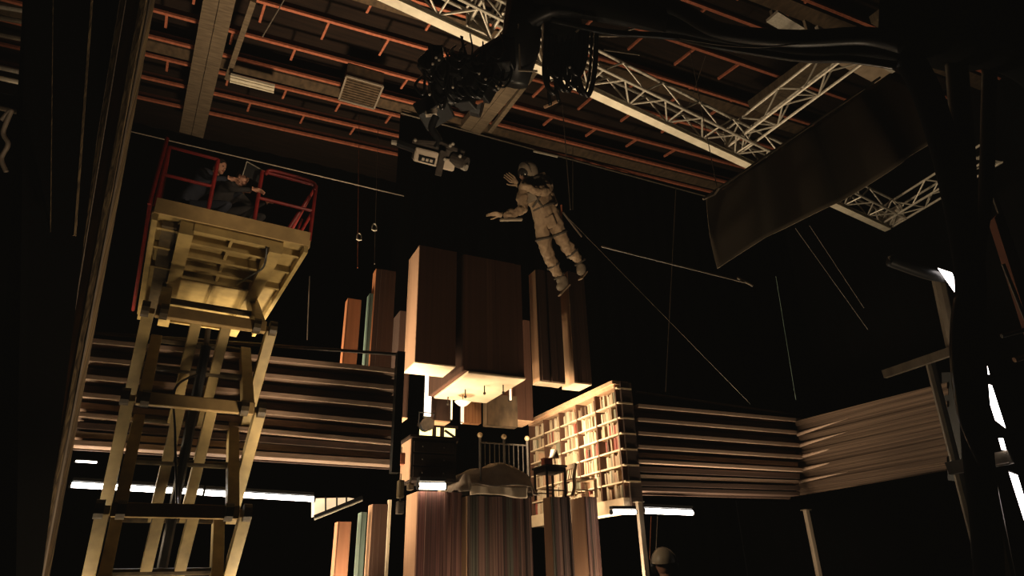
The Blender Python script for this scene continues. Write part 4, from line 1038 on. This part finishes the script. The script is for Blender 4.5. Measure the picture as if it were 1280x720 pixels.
def film_camera():
    j = lambda x, y, d=0: at(x, y, D=6.6 + d)
    t = thing('film_camera', j(545, 200), 'film camera with pale side plate slung under the crane head', 'camera')
    ax = (j(555, 197) - j(520, 188)).normalized(); nn = (CAM - j(540, 195)).normalized(); up = nn.cross(ax).normalized(); up = up if up.z > 0 else -up
    def bx(c, a, b, d): return MB().hexa([c + ax * x * a + nn * y * b + up * z * d for z in (-1, 1) for x, y in ((-1, -1), (1, -1), (1, 1), (-1, 1))])
    P(bx(j(541, 193, .08), .21, .1, .1), 'camera_body', 'cam_grey', t, bevel=.02)
    P(bx(j(533, 196, -.04), .13, .02, .075), 'side_plate', 'cam_white', t, 'pale side plate', bevel=.02)
    pl = bx(j(533.5, 200, -.065), .085, .006, .028); P(pl, 'window_slot', 'metal_black', t)
    for k in range(3): P(bx(j(529 + k * 5, 199 + k * 1.2, -.075), .014, .004, .014), 'roller', 'cam_white', t)
    P(bx(j(558, 205, -.02), .09, .03, .06), 'magazine', 'cam_white', t, bevel=.02)
    P(bx(j(551, 204, -.06), .035, .03, .13), 'mount_bracket', 'cam_grey', t, bevel=.008)
    P(MB().tube([j(566, 199), j(583, 205, -.05)], .07, 14), 'lens', 'cam_grey', t)
    P(MB().tube([j(578, 208, -.05), j(583, 210, -.07)], .035, 10), 'lens_ring', 'alu', t)
    P(MB().tube([j(516, 177), j(552, 180), j(580, 192)], .035, 8), 'top_rail', 'cam_grey', t)
    P(MB().tube([j(490, 177), j(500, 179)], .03, 8), 'handle_tip', 'alu', t)
    P(MB().tube([j(498, 178), j(530, 190)], .05, 8), 'handle', 'metal_black', t)
    for x, y in ((519, 175), (563, 182), (566, 180), (575, 195), (556, 199)): P(MB().ball(j(x, y, -.1), .02, nu=8, nv=6), 'knob', 'alu', t)
    P(MB().tube(curve([j(545, 145), j(540, 160), j(548, 175), j(545, 185)], 6), .04, 8), 'sling', 'metal_black', t, smooth=True)
film_camera()

# ------------------------------------------------------------------ right frame with light panels
def right_frame():
    D = 7.2; j = lambda x, y, d=0: at(x, y, D=D + d)
    t = thing('scaffold_frame', V((j(1200, 600).x, j(1200, 600).y, 0)), 'grey scaffold frame behind the black crane tower at right', 'scaffold')
    P(MB().tube([j(1205, 440), j(1262, 720)], .06), 'upright', 'steel_grey', t)
    P(MB().tube([j(1172, 345, .4), j(1192, 440, .4)], .07), 'upright', 'steel_grey', t)
    P(MB().tube([j(1162, 450, 1.5), j(1228, 712, 1.5)], .06), 'upright', 'steel_grey', t)
    P(MB().bar(j(1105, 468, 1), j(1196, 437, .3), .06, .1), 'cross_bar', 'steel_grey', t)
    P(MB().bar(j(1185, 586, .4), j(1264, 571, 0), .1, .14), 'cross_bar', 'steel_grey', t)
    P(MB().tube([j(1186, 592, .4), j(1262, 579, -.05)], .015, 6), 'cross_bar', 'post', t)
    P(MB().tube(curve([j(1112, 325), j(1125, 330), j(1160, 342), j(1182, 346)], 6), .07, 8), 'arm_bracket', 'metal_black', t, smooth=True)
    P(MB().tube([j(1112, 320), j(1116, 330), j(1170, 346)], .02, 6), 'arm_bracket', 'steel_grey', t)
    def quad_panel(label, pts, d=0):
        c = [j(x, y, d) for x, y in pts]; b = (c[0] - CAM).normalized() * .05
        q_ = thing('studio_light', sum(c, V()) / 4, label, 'light panel')
        P(MB().hexa(c + [p + b for p in c]), 'diffuser', 'panel_cool', q_)
        m = sum(c, V()) / 4
        P(MB().hexa([m + (p - m) * 1.06 + b * 1.02 for p in c] + [m + (p - m) * 1.06 + b * 2 for p in c]), 'housing', 'metal_black', q_)
    quad_panel('small lit panel at the upper bracket beside the black tower', [(1172, 335), (1190, 341), (1200, 366), (1193, 365)], -.1)
    quad_panel('slim lit panel beside the black tower, upper piece of the bright pair', [(1223, 443), (1231, 445), (1237, 468), (1225, 466)])
    quad_panel('tall lit panel right of the black tower, middle of the right edge', [(1229, 478), (1240, 482), (1257, 535), (1244, 525)])
    quad_panel('tiny lit panel under the tall one on the right edge', [(1248, 548), (1254, 548), (1258, 563), (1252, 562)])
    quad_panel('lit panel at the lower right corner of the picture', [(1261, 590), (1272, 594), (1292, 660), (1280, 650)])
    # red panel leaning
    D2 = 5.6; k = lambda x, y, d=0: at(x, y, D=D2 + d)
    p = thing('leaning_board', k(1260, 330), 'tall red brown panel with pale edge leaning at the right edge', 'panel')
    c = [k(1243, 272), k(1252, 262), k(1310, 420), k(1290, 420)]; b = V((.05, .08, 0))
    P(MB().hexa(c + [q_ + b for q_ in c]), 'board', 'red_panel', p)
    P(MB().tube([k(1254, 330, -.05), k(1282, 400, -.05)], .015, 6), 'edge_strip', 'post', p)
    P(MB().tube([k(1252, 420), k(1290, 410)], .02, 6), 'cross_bar', 'post', p)
    P(MB().tube([k(1268, 450), k(1300, 440)], .025, 6), 'cross_bar', 'pale', p)
    P(MB().tube([k(1232, 215), k(1262, 300)], .02, 6), 'rope', 'steel_grey', p)
right_frame()
# posts under the right slat wall
for (x0, y0, x1, lab, Y) in ((797, 628, 807, 'pale grey post standing below the bookcase corner', 11.8), (1006, 638, 1023, 'pale grey post standing below the far end of the slat wall', 11.8)):
    a = at(x0 + 1.5, y0, Y=Y); t = thing('support_post', V((a.x, a.y, 0)), lab, 'post')
    P(MB().box(a.x - .055, a.x + .055, a.y - .05, a.y + .05, .02, a.z), 'shaft', 'post', t, bevel=.006)
    P(MB().box(a.x - .12, a.x + .12, a.y - .12, a.y + .12, 0, .02), 'foot_plate', 'steel_grey', t)
    P(MB().box(a.x - .09, a.x + .09, a.y - .09, a.y + .09, a.z, a.z + .02), 'head_plate', 'steel_grey', t)

# ------------------------------------------------------------------ light
w = bpy.data.worlds.new('stage dark'); SC.world = w; w.use_nodes = True
w.node_tree.nodes['Background'].inputs[0].default_value = (.09, .07, .05, 1); w.node_tree.nodes['Background'].inputs[1].default_value = .02
def area(loc, target, size, power, col=(1, .77, .5), sy=None, spread=180):
    d = bpy.data.lights.new('stage_light', 'AREA'); d.size = size; d.energy = power; d.color = col; d.spread = math.radians(spread)
    if sy: d.shape = 'RECTANGLE'; d.size_y = sy
    o = bpy.data.objects.new('stage_light', d); COL.objects.link(o); o.location = loc
    o.rotation_euler = (V(target) - V(loc)).to_track_quat('-Z', 'Y').to_euler()
    return o
def spot(loc, target, power, ang, col=(1, .74, .48), r=.25, blend=.6):  # added spots with no fixture in view
    d = bpy.data.lights.new('added_spot', 'SPOT'); d.energy = power; d.color = col; d.spot_size = math.radians(ang); d.spot_blend = blend; d.shadow_soft_size = r
    o = bpy.data.objects.new('added_spot', d); COL.objects.link(o); o.location = loc
    o.rotation_euler = (V(target) - V(loc)).to_track_quat('-Z', 'Y').to_euler(); return o
area((6.7, 13.1, 4.5), (8.4, 13.7, 4.4), .9, 125, col=(1, .82, .56), spread=150)         # set light over the bed, onto the bookcase
area((-4, 13.0, 2.4), (6, 12.9, 6.0), 1.4, 250, spread=80)          # low from the left onto the sides of the hanging columns
area((5.2, 13.4, 4.4), (5.2, 13.4, 8), 1.0, 8, spread=150)            # lamp over the bed, onto the white slab
area((2.4, 13.9, 1.0), (3.4, 13.2, 17), 2.0, 700, spread=85)           # up light onto the roof
area((8.0, 12.5, .3), (8.3, 10, 12), 1.2, 520, spread=130)             # up light below the bookcase onto the trusses
area((11.2, 11.3, .6), (11.2, 11.9, 5), 3.6, 80, sy=.4, spread=110)           # under the right slats
area((.4, 10.25, .5), (.4, 10.6, 5), 4.5, 150, sy=.4, spread=130)             # under the left slats
area((4.2, 9.6, .5), (5.2, 12.4, .9), 1.5, 15, spread=70)              # added low fill on the standing columns
spot((1.6, 3.6, .8), (4.0, 7.1, 6.4), 650, 24, col=(1, .7, .43))                         # unseen spot added to light the flying person
spot((1.7, 9.0, 1.9), (0, 10.2, 6.0), 300, 55)                         # added spot below the lift, up onto its deck
cc = at(545, 195, D=6.6)
spot((1.5, 3.2, .8), cc, 330, 16)  # added spot that brightens the film camera
spot((1.9, 3.2, .8), at(630, 90, D=7.0), 220, 26)  # added to bring out glints on the crane head
spot((3.0, 4.6, 5.2), LQ(1.1, .4, LZ + .4), 330, 24)  # added to lift the basket rails
spot((.6, 4.5, 3.5), LQ(.95, .3, LZ + .95), 110, 14)  # added for the crew faces in the basket
spot((2.5, 5.5, 1.2), at(140, 150, D=6.2), 330, 60)  # added to brighten the layered column
spot((.5, 4.2, .6), at(50, 680, D=5.0), 170, 32)  # added for the foot of the layered column
spot((-3, 5, 1.0), at(10, 60, D=9.1), 350, 30)  # added for the pipes at the left edge
spot((1.5, 5.8, 3.2), at(830, 705, D=6.2), 70, 25)  # added to pick out the hard hat
spot((6.2, 12.3, 4.5), (7.4, 12.75, 7.0), 110, 70)                      # small unseen lamp added at the bed, onto the narrow columns

spot((6, 3.5, .6), at(1030, 225, D=9.9), 170, 34)                       # added spot that lifts the hanging canvas
SC.view_settings.view_transform = 'Standard'; SC.view_settings.look = 'None'; SC.view_settings.use_curve_mapping = True; SC.view_settings.curve_mapping.black_level = (-.0026, -.0023, -.0018); SC.view_settings.curve_mapping.update()
SC.view_settings.exposure = 0; SC.view_settings.gamma = 1
SC.cycles.use_denoising = True
SC.cycles.max_bounces = 5
